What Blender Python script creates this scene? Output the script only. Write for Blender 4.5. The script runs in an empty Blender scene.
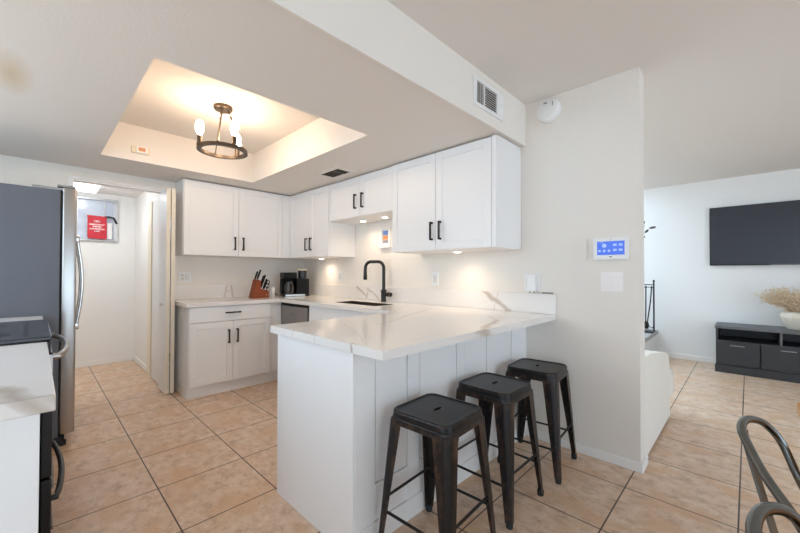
import bpy, bmesh, math, random
from mathutils import Vector, Matrix
random.seed(7)
PI = math.pi
SC = bpy.context.scene
COL = SC.collection

# ------------------------------------------------------------------ camera
F_PX, CX, CY, YAW, PITCH, ROLL, CAM_H = 356.43, 398.11, 268.94, 0.77665, 0.011476, 0.0026926, 1.19
d = Vector((-math.sin(YAW), math.cos(YAW), 0)); r = Vector((math.cos(YAW), math.sin(YAW), 0)); u = Vector((0, 0, 1))
d2 = d*math.cos(PITCH) + u*math.sin(PITCH); u2 = u*math.cos(PITCH) - d*math.sin(PITCH)
r3 = r*math.cos(ROLL) + u2*math.sin(ROLL); u3 = u2*math.cos(ROLL) - r*math.sin(ROLL)
cam = bpy.data.cameras.new('camera'); camo = bpy.data.objects.new('camera', cam); COL.objects.link(camo)
camo.matrix_world = Matrix(((r3.x, u3.x, -d2.x, 0), (r3.y, u3.y, -d2.y, 0), (r3.z, u3.z, -d2.z, CAM_H), (0, 0, 0, 1)))
cam.sensor_fit = 'HORIZONTAL'; cam.sensor_width = 36.0; cam.lens = 36.0*F_PX/800
cam.shift_x = (400-CX)/800; cam.shift_y = (CY-266.5)/800
cam.clip_start = 0.02
SC.camera = camo

# ------------------------------------------------------------------ light, exposure
SC.view_settings.view_transform = 'Standard'; SC.view_settings.look = 'None'
SC.view_settings.gamma = 1.0; SC.view_settings.use_curve_mapping = False
SC.view_settings.exposure = 1.0
SC.cycles.use_denoising = True
SC.cycles.max_bounces = 14; SC.cycles.diffuse_bounces = 10
SC.cycles.sample_clamp_indirect = 6.0
W = bpy.data.worlds.new('daylight'); SC.world = W; W.use_nodes = True
bg = W.node_tree.nodes['Background']; bg.inputs[0].default_value = (0.67, 0.84, 1.0, 1); bg.inputs[1].default_value = 2.2
BULB_E, PANTRY_E, PUCK_W = 45.0, 7.0, 0.36

# ------------------------------------------------------------------ materials
def nt(name):
    m = bpy.data.materials.new(name); m.use_nodes = True
    t = m.node_tree; b = t.nodes['Principled BSDF']
    return m, t, b
def mat(name, col, rough=0.5, metal=0.0, spec=0.5, vary=0.04, scale=12.0, bump=0.0, bscale=80.0, stretch=(1,1,1)):
    """plain surface with a little procedural colour variation and an optional fine bump"""
    m, t, b = nt(name)
    tc = t.nodes.new('ShaderNodeTexCoord'); mp = t.nodes.new('ShaderNodeMapping'); mp.inputs['Scale'].default_value = stretch
    t.links.new(tc.outputs['Object'], mp.inputs[0])
    n = t.nodes.new('ShaderNodeTexNoise'); n.inputs['Scale'].default_value = scale; n.inputs['Detail'].default_value = 3
    t.links.new(mp.outputs[0], n.inputs['Vector'])
    mx = t.nodes.new('ShaderNodeMix'); mx.data_type = 'RGBA'
    mx.inputs[6].default_value = tuple(c*(1-vary) for c in col) + (1,)
    mx.inputs[7].default_value = tuple(min(1, c*(1+vary)) for c in col) + (1,)
    t.links.new(n.outputs[0], mx.inputs[0]); t.links.new(mx.outputs[2], b.inputs['Base Color'])
    b.inputs['Roughness'].default_value = rough; b.inputs['Metallic'].default_value = metal
    b.inputs['Specular IOR Level'].default_value = spec
    if bump:
        n2 = t.nodes.new('ShaderNodeTexNoise'); n2.inputs['Scale'].default_value = bscale; n2.inputs['Detail'].default_value = 2
        t.links.new(tc.outputs['Object'], n2.inputs['Vector'])
        bp = t.nodes.new('ShaderNodeBump'); bp.inputs['Strength'].default_value = bump; bp.inputs['Distance'].default_value = 0.004
        t.links.new(n2.outputs[0], bp.inputs['Height']); t.links.new(bp.outputs[0], b.inputs['Normal'])
    return m
def emat(name, col, e):
    m, t, b = nt(name)
    b.inputs['Base Color'].default_value = tuple(c*0.25 for c in col) + (1,); b.inputs['Emission Color'].default_value = col + (1,)
    b.inputs['Emission Strength'].default_value = e
    return m
def pos(t):
    return t.nodes.new('ShaderNodeNewGeometry').outputs['Position']
def mth(t, op, a, b=None, c=None):
    n = t.nodes.new('ShaderNodeMath'); n.operation = op
    for i, v in enumerate((a, b, c)):
        if v is None: continue
        if isinstance(v, (int, float)): n.inputs[i].default_value = v
        else: t.links.new(v, n.inputs[i])
    return n.outputs[0]
def mixc(t, f, a, b):
    n = t.nodes.new('ShaderNodeMix'); n.data_type = 'RGBA'
    for i, v in ((0, f), (6, a), (7, b)):
        if isinstance(v, (int, float)): n.inputs[i].default_value = v
        elif isinstance(v, tuple): n.inputs[i].default_value = v + (1,)
        else: t.links.new(v, n.inputs[i])
    return n.outputs[2]

def tile_mat():
    m, t, b = nt('ceramic_floor_tile')
    P = pos(t); T = 0.4565
    mp = t.nodes.new('ShaderNodeMapping'); mp.inputs['Location'].default_value = (0.041 + T*40, -0.4853 + T*40, 0)
    t.links.new(P, mp.inputs[0])
    br = t.nodes.new('ShaderNodeTexBrick'); br.offset = 0; br.squash = 1
    br.inputs['Scale'].default_value = 1; br.inputs['Brick Width'].default_value = T; br.inputs['Row Height'].default_value = T
    br.inputs['Mortar Size'].default_value = 0.0034; br.inputs['Mortar Smooth'].default_value = 0.05; br.inputs['Bias'].default_value = 0
    br.inputs['Color1'].default_value = (0.0, 0.0, 0.0, 1); br.inputs['Color2'].default_value = (1, 1, 1, 1); br.inputs['Mortar'].default_value = (0.5, 0.5, 0.5, 1)
    t.links.new(mp.outputs[0], br.inputs['Vector'])
    n1 = t.nodes.new('ShaderNodeTexNoise'); n1.inputs['Scale'].default_value = 13; n1.inputs['Detail'].default_value = 8; n1.inputs['Roughness'].default_value = 0.7
    mp2 = t.nodes.new('ShaderNodeMapping'); mp2.inputs['Scale'].default_value = (1.0, 1.3, 1)
    t.links.new(P, mp2.inputs[0]); t.links.new(mp2.outputs[0], n1.inputs['Vector'])
    n2 = t.nodes.new('ShaderNodeTexNoise'); n2.inputs['Scale'].default_value = 75; n2.inputs['Detail'].default_value = 5
    t.links.new(mp2.outputs[0], n2.inputs['Vector'])
    rp = t.nodes.new('ShaderNodeValToRGB'); e = rp.color_ramp.elements
    e[0].position = 0.31; e[0].color = (0.45, 0.285, 0.18, 1); e[1].position = 0.68; e[1].color = (0.80, 0.655, 0.53, 1)
    k = rp.color_ramp.elements.new(0.5); k.color = (0.70, 0.515, 0.38, 1)
    t.links.new(n1.outputs[0], rp.inputs[0])
    pit = mth(t, 'LESS_THAN', n2.outputs[0], 0.36)
    n4 = t.nodes.new('ShaderNodeTexNoise'); n4.inputs['Scale'].default_value = 4.5; n4.inputs['Detail'].default_value = 6; t.links.new(mp2.outputs[0], n4.inputs['Vector'])
    og = mth(t, 'MULTIPLY', mth(t, 'MAXIMUM', mth(t, 'SUBTRACT', n4.outputs[0], 0.47), 0.0), 4.5); og = mth(t, 'MINIMUM', og, 0.75)
    warm = mixc(t, og, rp.outputs[0], (0.66, 0.42, 0.245))
    c1 = mixc(t, mth(t, 'MULTIPLY', pit, 0.35), warm, (0.20, 0.12, 0.075))
    c2 = mixc(t, mth(t, 'MULTIPLY', br.outputs['Color'], 0.12), c1, (0.40, 0.28, 0.19))
    c3 = mixc(t, br.outputs['Fac'], c2, (0.055, 0.035, 0.024))
    t.links.new(c3, b.inputs['Base Color'])
    t.links.new(mth(t, 'MULTIPLY_ADD', n1.outputs[0], 0.25, 0.27), b.inputs['Roughness'])
    bp = t.nodes.new('ShaderNodeBump'); bp.inputs['Strength'].default_value = 0.35; bp.inputs['Distance'].default_value = 0.003
    hgt = mth(t, 'SUBTRACT', mth(t, 'MULTIPLY', n2.outputs[0], 0.25), br.outputs['Fac'])
    t.links.new(hgt, bp.inputs['Height']); t.links.new(bp.outputs[0], b.inputs['Normal'])
    return m

def quartz_mat():
    """white quartz; veins are drawn in (x, y+z) so that they run on over edges and backsplashes"""
    m, t, b = nt('white_veined_quartz')
    P = pos(t); sx = t.nodes.new('ShaderNodeSeparateXYZ'); t.links.new(P, sx.inputs[0])
    U = sx.outputs[0]; V = mth(t, 'ADD', sx.outputs[1], sx.outputs[2])
    n = t.nodes.new('ShaderNodeTexNoise'); n.inputs['Scale'].default_value = 6; n.inputs['Detail'].default_value = 5; t.links.new(P, n.inputs['Vector'])
    wob = mth(t, 'MULTIPLY', mth(t, 'SUBTRACT', n.outputs[0], 0.5), 0.09)
    n3 = t.nodes.new('ShaderNodeTexNoise'); n3.inputs['Scale'].default_value = 2.2; n3.inputs['Detail'].default_value = 6; t.links.new(P, n3.inputs['Vector'])
    base = mixc(t, n3.outputs[0], (0.74, 0.70, 0.66), (0.85, 0.825, 0.80))
    tot = None
    veins = [  # (u0, v0, u1, v1, width, strength)
        (-1.53, 3.575, -1.30, 3.43, .015, .8), (-1.40, 3.58, -1.44, 3.43, .004, .35), (-1.30, 3.43, -1.42, 3.30, .006, .4), (-1.26, 3.04, -1.08, 2.86, .010, .5), (-1.27, 3.06, -1.00, 3.10, .008, .35),
        (-1.10, 2.88, -0.93, 2.40, .017, .8), (-1.60, 2.55, -1.84, 3.14, .008, .5), (-1.60, 2.56, -1.47, 2.25, .005, .35),
        (-3.13, 3.57, -2.96, 3.46, .010, .7), (-2.97, 3.45, -2.94, 3.56, .008, .6), (-2.95, 3.56, -2.77, 3.44, .009, .6),
        (-1.15, 0.90, -1.30, 0.84, .022, .75), (-1.28, 0.86, -1.60, 0.62, .020, .5), (-1.165, 1.74, -1.16, 1.81, .006, .8), (-1.43, 1.74, -1.42, 1.81, .003, .35), (-1.63, 1.74, -1.62, 1.81, .003, .35), (-1.19, 0.79, -1.14, 0.95, .012, .6), (-1.75, 2.2, -1.1, 1.85, .004, .25), (-2.2, 3.3, -1.9, 2.7, .004, .25),
    ]
    # the back counter runs along y, its splash faces +x: veins there in (y, z)
    veins2 = [(1.52, .90, 1.555, 1.045, .009, .6), (1.60, 1.045, 1.625, .90, .011, .6), (1.54, 0.98, 1.61, 0.98, .007, .4)]
    def add(ulist, A, B, tot, wobble):
        for (u0, v0, u1, v1, w, s) in ulist:
            L = math.hypot(u1-u0, v1-v0); dx, dy = (u1-u0)/L, (v1-v0)/L
            au = mth(t, 'SUBTRACT', A, u0); av = mth(t, 'SUBTRACT', B, v0)
            al = mth(t, 'ADD', mth(t, 'MULTIPLY', au, dx), mth(t, 'MULTIPLY', av, dy))
            ac = mth(t, 'ADD', mth(t, 'ADD', mth(t, 'MULTIPLY', au, -dy), mth(t, 'MULTIPLY', av, dx)), wobble)
            f = mth(t, 'SUBTRACT', 1.0, mth(t, 'DIVIDE', mth(t, 'ABSOLUTE', ac), w*1.5)); f = mth(t, 'MAXIMUM', f, 0.0); f = mth(t, 'POWER', f, 0.6)
            g = mth(t, 'MULTIPLY', mth(t, 'GREATER_THAN', al, -0.01), mth(t, 'LESS_THAN', al, L+0.01))
            q = mth(t, 'MULTIPLY', mth(t, 'MULTIPLY', f, g), s)
            tot = q if tot is None else mth(t, 'MAXIMUM', tot, q)
        return tot
    tot = add(veins, U, V, tot, wob)
    zone = mth(t, 'LESS_THAN', U, -4.28)
    w2 = mth(t, 'MULTIPLY', wob, 0.3)
    tot = mth(t, 'MAXIMUM', tot, mth(t, 'MULTIPLY', add(veins2, sx.outputs[1], sx.outputs[2], None, w2), zone))
    c = mixc(t, tot, base, (0.42, 0.34, 0.26))
    t.links.new(c, b.inputs['Base Color'])
    b.inputs['Roughness'].default_value = 0.14
    return m

def stool_mat():
    m, t, b = nt('distressed_black_metal')
    tc = t.nodes.new('ShaderNodeTexCoord')
    mp = t.nodes.new('ShaderNodeMapping'); mp.inputs['Scale'].default_value = (1.6, 1.6, 0.7); t.links.new(tc.outputs['Object'], mp.inputs[0])
    n = t.nodes.new('ShaderNodeTexNoise'); n.inputs['Scale'].default_value = 16; n.inputs['Detail'].default_value = 9; n.inputs['Roughness'].default_value = 0.75
    t.links.new(mp.outputs[0], n.inputs['Vector'])
    ge = t.nodes.new('ShaderNodeNewGeometry')
    wear = mth(t, 'ADD', n.outputs[0], mth(t, 'MULTIPLY', mth(t, 'SUBTRACT', ge.outputs['Pointiness'], 0.5), 1.6))
    rp = t.nodes.new('ShaderNodeValToRGB'); e = rp.color_ramp.elements
    e[0].position = 0.58; e[0].color = (0.016, 0.014, 0.014, 1); e[1].position = 0.84; e[1].color = (0.12, 0.066, 0.042, 1)
    t.links.new(wear, rp.inputs[0]); t.links.new(rp.outputs[0], b.inputs['Base Color'])
    b.inputs['Metallic'].default_value = 0.45; b.inputs['Roughness'].default_value = 0.36
    return m

def ceil_mat(name, col, patch=False):
    m, t, b = nt(name)
    P = pos(t)
    n = t.nodes.new('ShaderNodeTexNoise'); n.inputs['Scale'].default_value = 90; n.inputs['Detail'].default_value = 3; t.links.new(P, n.inputs['Vector'])
    if patch:   # yellow-brown elliptical patch blended into the lowered ceiling's colour
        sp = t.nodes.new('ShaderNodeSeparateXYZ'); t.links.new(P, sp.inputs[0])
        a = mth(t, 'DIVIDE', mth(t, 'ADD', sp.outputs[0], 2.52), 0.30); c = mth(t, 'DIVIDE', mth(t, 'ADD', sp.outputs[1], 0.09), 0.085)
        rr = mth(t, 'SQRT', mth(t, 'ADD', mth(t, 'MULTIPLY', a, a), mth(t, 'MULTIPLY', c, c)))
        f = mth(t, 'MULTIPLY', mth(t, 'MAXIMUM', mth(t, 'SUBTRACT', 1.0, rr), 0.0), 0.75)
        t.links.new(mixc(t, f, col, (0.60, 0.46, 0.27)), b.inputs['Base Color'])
    else:
        b.inputs['Base Color'].default_value = col + (1,)
    b.inputs['Roughness'].default_value = 0.9
    bp = t.nodes.new('ShaderNodeBump'); bp.inputs['Strength'].default_value = 0.25; bp.inputs['Distance'].default_value = 0.004
    t.links.new(n.outputs[0], bp.inputs['Height']); t.links.new(bp.outputs[0], b.inputs['Normal'])
    return m

M = dict(
    wall=mat('white_wall_paint', (0.80, 0.755, 0.695), 0.75, vary=0.01, bump=0.25, bscale=55),
    wallc=mat('cool_white_wall_paint', (0.82, 0.82, 0.81), 0.75, vary=0.01, bump=0.2, bscale=55),
    ceil=ceil_mat('white_ceiling_texture', (0.77, 0.735, 0.695)),
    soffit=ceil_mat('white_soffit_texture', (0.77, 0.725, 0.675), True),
    tile=tile_mat(), quartz=quartz_mat(),
    cab=mat('white_cabinet_lacquer', (0.84, 0.83, 0.82), 0.38, vary=0.008),
    trim=mat('white_trim_paint', (0.84, 0.83, 0.81), 0.4, vary=0.01),
    cream=mat('cream_door_paint', (0.80, 0.73, 0.60), 0.45, vary=0.02),
    doorface=mat('white_door_paint', (0.80, 0.81, 0.82), 0.35, vary=0.01),
    black=mat('black_powder_coat', (0.018, 0.016, 0.015), 0.4, metal=0.3),
    blackpl=mat('black_plastic', (0.009, 0.008, 0.008), 0.4, spec=0.12),
    rubber=mat('black_rubber', (0.02, 0.02, 0.02), 0.8),
    bronze=mat('dark_bronze', (0.10, 0.075, 0.055), 0.38, metal=0.8, vary=0.15),
    steel=mat('brushed_stainless_steel', (0.46, 0.445, 0.43), 0.3, metal=1.0, vary=0.08, scale=30, stretch=(20, 20, 0.6)),
    dsteel=mat('dark_stainless_steel', (0.30, 0.285, 0.275), 0.36, metal=0.85, vary=0.06, scale=30, stretch=(0.6, 20, 20)),
    chrome=mat('polished_chrome', (0.7, 0.7, 0.7), 0.12, metal=1.0),
    fridge=mat('charcoal_grey_enamel', (0.105, 0.11, 0.13), 0.45, vary=0.12, scale=140, bump=0.15, bscale=200),
    glassblk=mat('black_ceramic_glass', (0.035, 0.035, 0.042), 0.18),
    rangeblk=mat('black_range_enamel', (0.014, 0.014, 0.016), 0.25, spec=0.35),
    sink=mat('dark_bronze_sink', (0.05, 0.033, 0.025), 0.45, metal=0.3, vary=0.2),
    stool=stool_mat(),
    gun=mat('gunmetal_tube', (0.17, 0.178, 0.172), 0.25, metal=1.0, vary=0.15),
    oak=mat('orange_stained_wood', (0.62, 0.27, 0.075), 0.4, vary=0.2, scale=6, stretch=(12, 1, 1)),
    block=mat('red_brown_wood', (0.25, 0.055, 0.016), 0.5, vary=0.25, spec=0.3, scale=8, stretch=(1, 1, 8)),
    dwood=mat('black_stained_wood', (0.030, 0.031, 0.035), 0.45, vary=0.3, scale=9, stretch=(1, 8, 8)),
    gwood=mat('charcoal_weathered_wood', (0.12, 0.12, 0.125), 0.5, vary=0.3, scale=9, stretch=(1, 8, 8)),
    screen=mat('dark_tv_glass', (0.024, 0.027, 0.038), 0.32, spec=0.5),
    plast=mat('white_plastic', (0.82, 0.82, 0.81), 0.35, vary=0.01),
    paleplast=mat('pale_grey_plastic', (0.70, 0.68, 0.655), 0.35, vary=0.01),
    offwhite=mat('off_white_plastic', (0.88, 0.835, 0.82), 0.35, vary=0.01),
    beige=mat('aged_beige_plastic', (0.74, 0.66, 0.50), 0.4, vary=0.03),
    orange=mat('orange_amber_plastic', (0.62, 0.27, 0.12), 0.4, vary=0.2, scale=60),
    dark=mat('dark_cavity', (0.02, 0.02, 0.02), 0.9),
    grey=mat('grey_metal', (0.25, 0.25, 0.25), 0.5, metal=0.4),
    red=mat('red_nylon', (0.55, 0.018, 0.035), 0.55, vary=0.15, scale=20, bump=0.4, bscale=25),
    whitep=mat('white_print', (0.9, 0.88, 0.88), 0.6),
    frost=mat('wavy_frosted_glass', (0.58, 0.65, 0.82), 0.12, vary=0.35, scale=5, bump=0.3, bscale=30),
    alum=mat('aluminium_frame', (0.55, 0.56, 0.58), 0.4, metal=0.8),
    boucle=mat('cream_boucle', (0.82, 0.79, 0.72), 0.95, vary=0.06, scale=60, bump=0.8, bscale=90),
    stone=mat('grey_hearth_stone', (0.42, 0.42, 0.42), 0.7, vary=0.25, scale=8),
    ceramic=mat('ribbed_cream_ceramic', (0.70, 0.64, 0.54), 0.55, vary=0.05),
    straw=mat('dried_straw', (0.72, 0.58, 0.41), 0.8, vary=0.25, scale=40),
    leaf=mat('dark_green_leaf', (0.03, 0.035, 0.022), 0.5, vary=0.3),
    glassy=mat('smoky_carafe_glass', (0.06, 0.055, 0.05), 0.12),
    sky=mat('print_blue', (0.12, 0.25, 0.62), 0.5, vary=0.4, scale=60),
    ora=mat('print_orange', (0.75, 0.28, 0.10), 0.5, vary=0.5, scale=70),
    gryp=mat('print_grey', (0.35, 0.30, 0.33), 0.5, vary=0.6, scale=80),
    bulb=emat('warm_bulb_glow', (1.0, 0.75, 0.53), BULB_E),
    puck=emat('puck_glow', (1.0, 0.85, 0.66), 9.0),
    diffuser=emat('pantry_diffuser_glow', (0.95, 0.98, 1.0), PANTRY_E),
    lcd=emat('lit_blue_lcd', (0.06, 0.145, 0.66), 0.55),
    icon=emat('lit_white_icon', (0.42, 0.55, 1.0), 0.42),
)

# ------------------------------------------------------------------ helpers
def BM(): return bmesh.new()
def bx(bm, x0, x1, y0, y1, z0, z1, bev=0.0, seg=2):
    x0, x1 = min(x0, x1), max(x0, x1); y0, y1 = min(y0, y1), max(y0, y1); z0, z1 = min(z0, z1), max(z0, z1)
    mtx = Matrix.Translation(((x0+x1)/2, (y0+y1)/2, (z0+z1)/2)) @ Matrix.Diagonal((x1-x0, y1-y0, z1-z0, 1))
    ret = bmesh.ops.create_cube(bm, size=1.0, matrix=mtx)
    if bev:
        es = list({e for v in ret['verts'] for e in v.link_edges})
        bmesh.ops.bevel(bm, geom=es, offset=min(bev, 0.49*min(x1-x0, y1-y0, z1-z0)), segments=seg, affect='EDGES', profile=0.5)
    return bm
def tube(bm, pts, r, seg=10, closed=False, caps=True, flat=None):
    pts = [Vector(p) for p in pts]; n = len(pts); rr = r if isinstance(r, (list, tuple)) else [r]*n
    prev = None; rings = []
    for i, p in enumerate(pts):
        if closed: tg = (pts[(i+1) % n]-pts[i-1]).normalized()
        else: tg = ((pts[min(i+1, n-1)]-p).normalized() + (p-pts[max(i-1, 0)]).normalized()).normalized()
        if prev is None:
            a = Vector((0, 0, 1)) if abs(tg.z) < 0.9 else Vector((1, 0, 0))
            nn = tg.cross(a).normalized()
        else:
            nn = (prev - tg*prev.dot(tg)).normalized()
        prev = nn; bb = tg.cross(nn)
        fl = flat or 1.0
        rings.append([bm.verts.new(p + (nn*math.cos(2*PI*k/seg) + bb*math.sin(2*PI*k/seg)*fl)*rr[i]) for k in range(seg)])
    for i in range(n if closed else n-1):
        a, b = rings[i], rings[(i+1) % n]
        for k in range(seg): bm.faces.new((a[k], a[(k+1) % seg], b[(k+1) % seg], b[k]))
    if caps and not closed: bm.faces.new(rings[0][::-1]); bm.faces.new(rings[-1])
    return bm
def lathe(bm, prof, c=(0, 0, 0), seg=24, axis='z', ribs=0, amp=0.0):
    """prof: list of (radius, height)"""
    rings = []
    for (R, h) in prof:
        ring = []
        for k in range(seg):
            a = 2*PI*k/seg; q = R*(1 + (amp*math.cos(ribs*a) if ribs else 0))
            x, y = q*math.cos(a), q*math.sin(a)
            p = {'z': (x, y, h), 'y': (x, h, y), 'x': (h, x, y)}[axis]
            ring.append(bm.verts.new((p[0]+c[0], p[1]+c[1], p[2]+c[2])))
        rings.append(ring)
    for a, b in zip(rings, rings[1:]):
        for k in range(seg): bm.faces.new((a[k], a[(k+1) % seg], b[(k+1) % seg], b[k]))
    bm.faces.new(rings[0][::-1]); bm.faces.new(rings[-1])
    return bm
def prism(bm, out, lo, hi, axis='z'):
    """extrude a 2-D outline between lo and hi along an axis"""
    def mk(a, b, h): return {'z': (a, b, h), 'y': (a, h, b), 'x': (h, a, b)}[axis]
    A = [bm.verts.new(mk(a, b, lo)) for a, b in out]; B = [bm.verts.new(mk(a, b, hi)) for a, b in out]
    n = len(out)
    for k in range(n): bm.faces.new((A[k], A[(k+1) % n], B[(k+1) % n], B[k]))
    bm.faces.new(A[::-1]); bm.faces.new(B)
    return bm
def rrect(w, h, rad, n=6, cx=0, cy=0):
    o = []
    for (sx, sy, a0) in ((1, 1, 0), (-1, 1, PI/2), (-1, -1, PI), (1, -1, 1.5*PI)):
        for k in range(n+1):
            a = a0 + k*PI/2/n
            o.append((cx + sx*(w/2-rad) + rad*math.cos(a), cy + sy*(h/2-rad) + rad*math.sin(a)))
    return o
def cells(bm, xs, ys, keep, z0, z1):
    """slab out of kept grid cells, no inner faces"""
    V = {}
    def v(i, j, z):
        if (i, j, z) not in V: V[(i, j, z)] = bm.verts.new((xs[i], ys[j], z1 if z else z0))
        return V[(i, j, z)]
    K = set(keep)
    for (i, j) in K:
        bm.faces.new((v(i, j, 1), v(i+1, j, 1), v(i+1, j+1, 1), v(i, j+1, 1)))
        bm.faces.new((v(i, j+1, 0), v(i+1, j+1, 0), v(i+1, j, 0), v(i, j, 0)))
        for (di, dj, a, b) in ((0, -1, (0, 0), (1, 0)), (1, 0, (1, 0), (1, 1)), (0, 1, (1, 1), (0, 1)), (-1, 0, (0, 1), (0, 0))):
            if (i+di, j+dj) not in K:
                bm.faces.new((v(i+a[0], j+a[1], 0), v(i+b[0], j+b[1], 0), v(i+b[0], j+b[1], 1), v(i+a[0], j+a[1], 1)))
    return bm
def obj(name, bm, m, parent=None, smooth=False, origin=None, label=None):
    bmesh.ops.recalc_face_normals(bm, faces=bm.faces[:])
    if origin is not None: bmesh.ops.translate(bm, verts=bm.verts[:], vec=-Vector(origin))
    me = bpy.data.meshes.new(name); bm.to_mesh(me); bm.free()
    me.materials.append(M[m] if isinstance(m, str) else m)
    if smooth:
        for p in me.polygons: p.use_smooth = True
        me.set_sharp_from_angle(angle=math.radians(42))
    o = bpy.data.objects.new(name, me); COL.objects.link(o)
    if parent: o.parent = parent
    if origin is not None: o.location = origin
    if label: o['label'] = label
    return o
def tag(o, label, cat, group=None, kind=None):
    o['label'] = label; o['category'] = cat
    if group: o['group'] = group
    if kind: o['kind'] = kind
    return o
def thing(name, label, cat, loc=(0, 0, 0), rz=0.0, group=None):
    o = bpy.data.objects.new(name, None); COL.objects.link(o); o.empty_display_size = 0.1
    o.location = loc; o.rotation_euler = (0, 0, rz)
    return tag(o, label, cat, group)
def struct(name, bm, m, parent=None, smooth=False):
    o = obj(name, bm, m, parent, smooth)
    if not parent: o['kind'] = 'structure'
    return o
def dup(root, loc=None, rz=None, label=None):
    q = root.copy(); COL.objects.link(q)
    if loc is not None: q.location = loc
    if rz is not None: q.rotation_euler = (0, 0, rz)
    if label: q['label'] = label
    for ch in list(root.children):
        c = ch.copy(); COL.objects.link(c); c.parent = q
        for g in list(ch.children):
            e = g.copy(); COL.objects.link(e); e.parent = c
    return q
def lamp(name, kind, loc, energy, col, parent=None, radius=0.02, rot=None, **k):
    l = bpy.data.lights.new(name, kind); l.energy = energy; l.color = col
    if kind != 'AREA': l.shadow_soft_size = radius
    for a, b in k.items(): setattr(l, a, b)
    o = bpy.data.objects.new(name, l); COL.objects.link(o); o.location = loc
    if rot: o.rotation_euler = rot
    if parent: o.parent = parent
    return o

# ------------------------------------------------------------------ the room
WX, WY, WB = -4.32, 2.553, 2.54            # kitchen back wall (faces +x), sink wall (faces -y)
SZ, CZ = 2.142, 2.446           # lowered ceiling, main ceiling
SX = -1.19                      # face of the soffit
TY = 6.35                       # living room wall
struct('floor', bx(BM(), -6.1, 4.2, -4.2, 6.5, -0.08, 0.0), 'tile')
struct('ceiling', bx(BM(), SX-0.10, 4.2, -4.2, 6.5, CZ, CZ+0.08), 'ceil')
# lowered kitchen ceiling with its light tray
b = BM(); xs = [WX, -3.726, -1.868, SX]; ys = [-0.74, 0.36, 1.60, WY]
cells(b, xs, ys, [(i, j) for i in range(3) for j in range(3) if (i, j) != (1, 1)], SZ, CZ-0.002)
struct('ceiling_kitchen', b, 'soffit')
struct('ceiling_tray', bx(BM(), -3.9, -1.7, 0.2, 1.75, CZ, CZ+0.06), 'ceil')
b = BM(); bx(b, SX, SX+0.012, -0.74, WY-0.001, SZ-0.004, CZ-0.001); struct('trim_1', b, 'wall')      # the white painted face of the soffit
# sink wall, ending free at the right
struct('wall_sink', bx(BM(), WX-0.1, -0.467, WY, WY+0.13, 0, CZ), 'wall')
b = BM(); bx(b, -1.165, -0.452, WY-0.016, WY-0.0005, 0, 0.058, 0.005); bx(b, -0.466, -0.452, WY+0.0005, WY+0.142, 0, 0.0575, 0.005)
struct('baseboard_sink', b, 'trim')
# back wall of the kitchen with the pantry opening (y -0.62..0.955, up to 2.03)
b = BM(); bx(b, WX-0.09, WX, 0.955, WY, 0, CZ); bx(b, WX-0.09, WX, -0.74, 0.955, 2.035, CZ); bx(b, WX-0.09, WX, -0.74, 0.235, 0, 2.035)
struct('wall_back', b, 'wall')
b = BM(); bx(b, WX+0.0005, WX+0.012, 0.19, 0.235, 0, 2.035); bx(b, WX-0.10, WX+0.010, 0.237, 0.954, 2.016, 2.034, 0.003); bx(b, WX+0.0005, WX+0.010, 0.20, 0.985, 2.0355, 2.05, 0.002)
struct('trim_2', b, 'trim')
# unseen wall behind the range, its wide opening added to let in more daylight
b = cells(BM(), [WX-0.1, -4.10, -1.22, -1.15], [0, 0.98, 2.10, SZ], [(i, j) for i in range(3) for j in range(3) if (i, j) != (1, 1)], 0.64, 0.74)
bmesh.ops.rotate(b, verts=b.verts[:], cent=(0, 0, 0), matrix=Matrix.Rotation(PI/2, 3, 'X'))
struct('wall_kitchen_south_unseen', b, 'wall')
# unseen dining side behind the camera: walls added, openings sized to steer the daylight
b = cells(BM(), [-1.15, 0.3, 2.6, 4.2], [0, 0.02, 2.15, CZ], [(i, j) for i in range(3) for j in range(3) if (i, j) != (1, 1)], 3.2, 3.3)
bmesh.ops.rotate(b, verts=b.verts[:], cent=(0, 0, 0), matrix=Matrix.Rotation(PI/2, 3, 'X'))
struct('wall_rear_added', b, 'wallc')
b = cells(BM(), [-3.2, -1.5, 3.2, TY], [0, 0.02, 2.15, CZ], [(i, j) for i in range(3) for j in range(3) if (i, j) != (1, 1)], 4.2, 4.3)
for v in b.verts: x, y, z = v.co; v.co = (z, x, y)
struct('wall_east_added', b, 'wallc')
struct('wall_dining_west_added', bx(BM(), -1.25, -1.15, -3.2, -0.745, 0, CZ), 'wallc')
# pantry
struct('wall_pantry_back', bx(BM(), -6.07, -5.97, -0.9, 1.05, 0, 2.3), 'wallc')
struct('wall_pantry_right', bx(BM(), -5.97, WX-0.095, 0.953, 1.05, 0, 2.3), 'wallc')
struct('wall_pantry_left', bx(BM(), -5.97, WX-0.095, -0.9, -0.8, 0, 2.3), 'wallc')
struct('ceiling_pantry', bx(BM(), -6.07, WX-0.095, -0.9, 1.05, 2.205, 2.28), 'wallc')
b = BM(); bx(b, -5.969, -5.955, -0.8, 0.951, 0, 0.07, 0.003); bx(b, -5.96, -4.965, 0.940, 0.9525, 0, 0.07, 0.003)
struct('baseboard_pantry', b, 'trim')
# living room wall
struct('wall_living', bx(BM(), -3.2, 4.2, TY, TY+0.1, 0, CZ), 'wallc')
struct('wall_living_left', bx(BM(), -3.2, -3.1, WY+0.13, TY, 0, CZ), 'wallc')
struct('baseboard_living', bx(BM(), -3.1, 4.2, TY-0.013, TY-0.0005, 0, 0.07, 0.003), 'trim')

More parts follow.
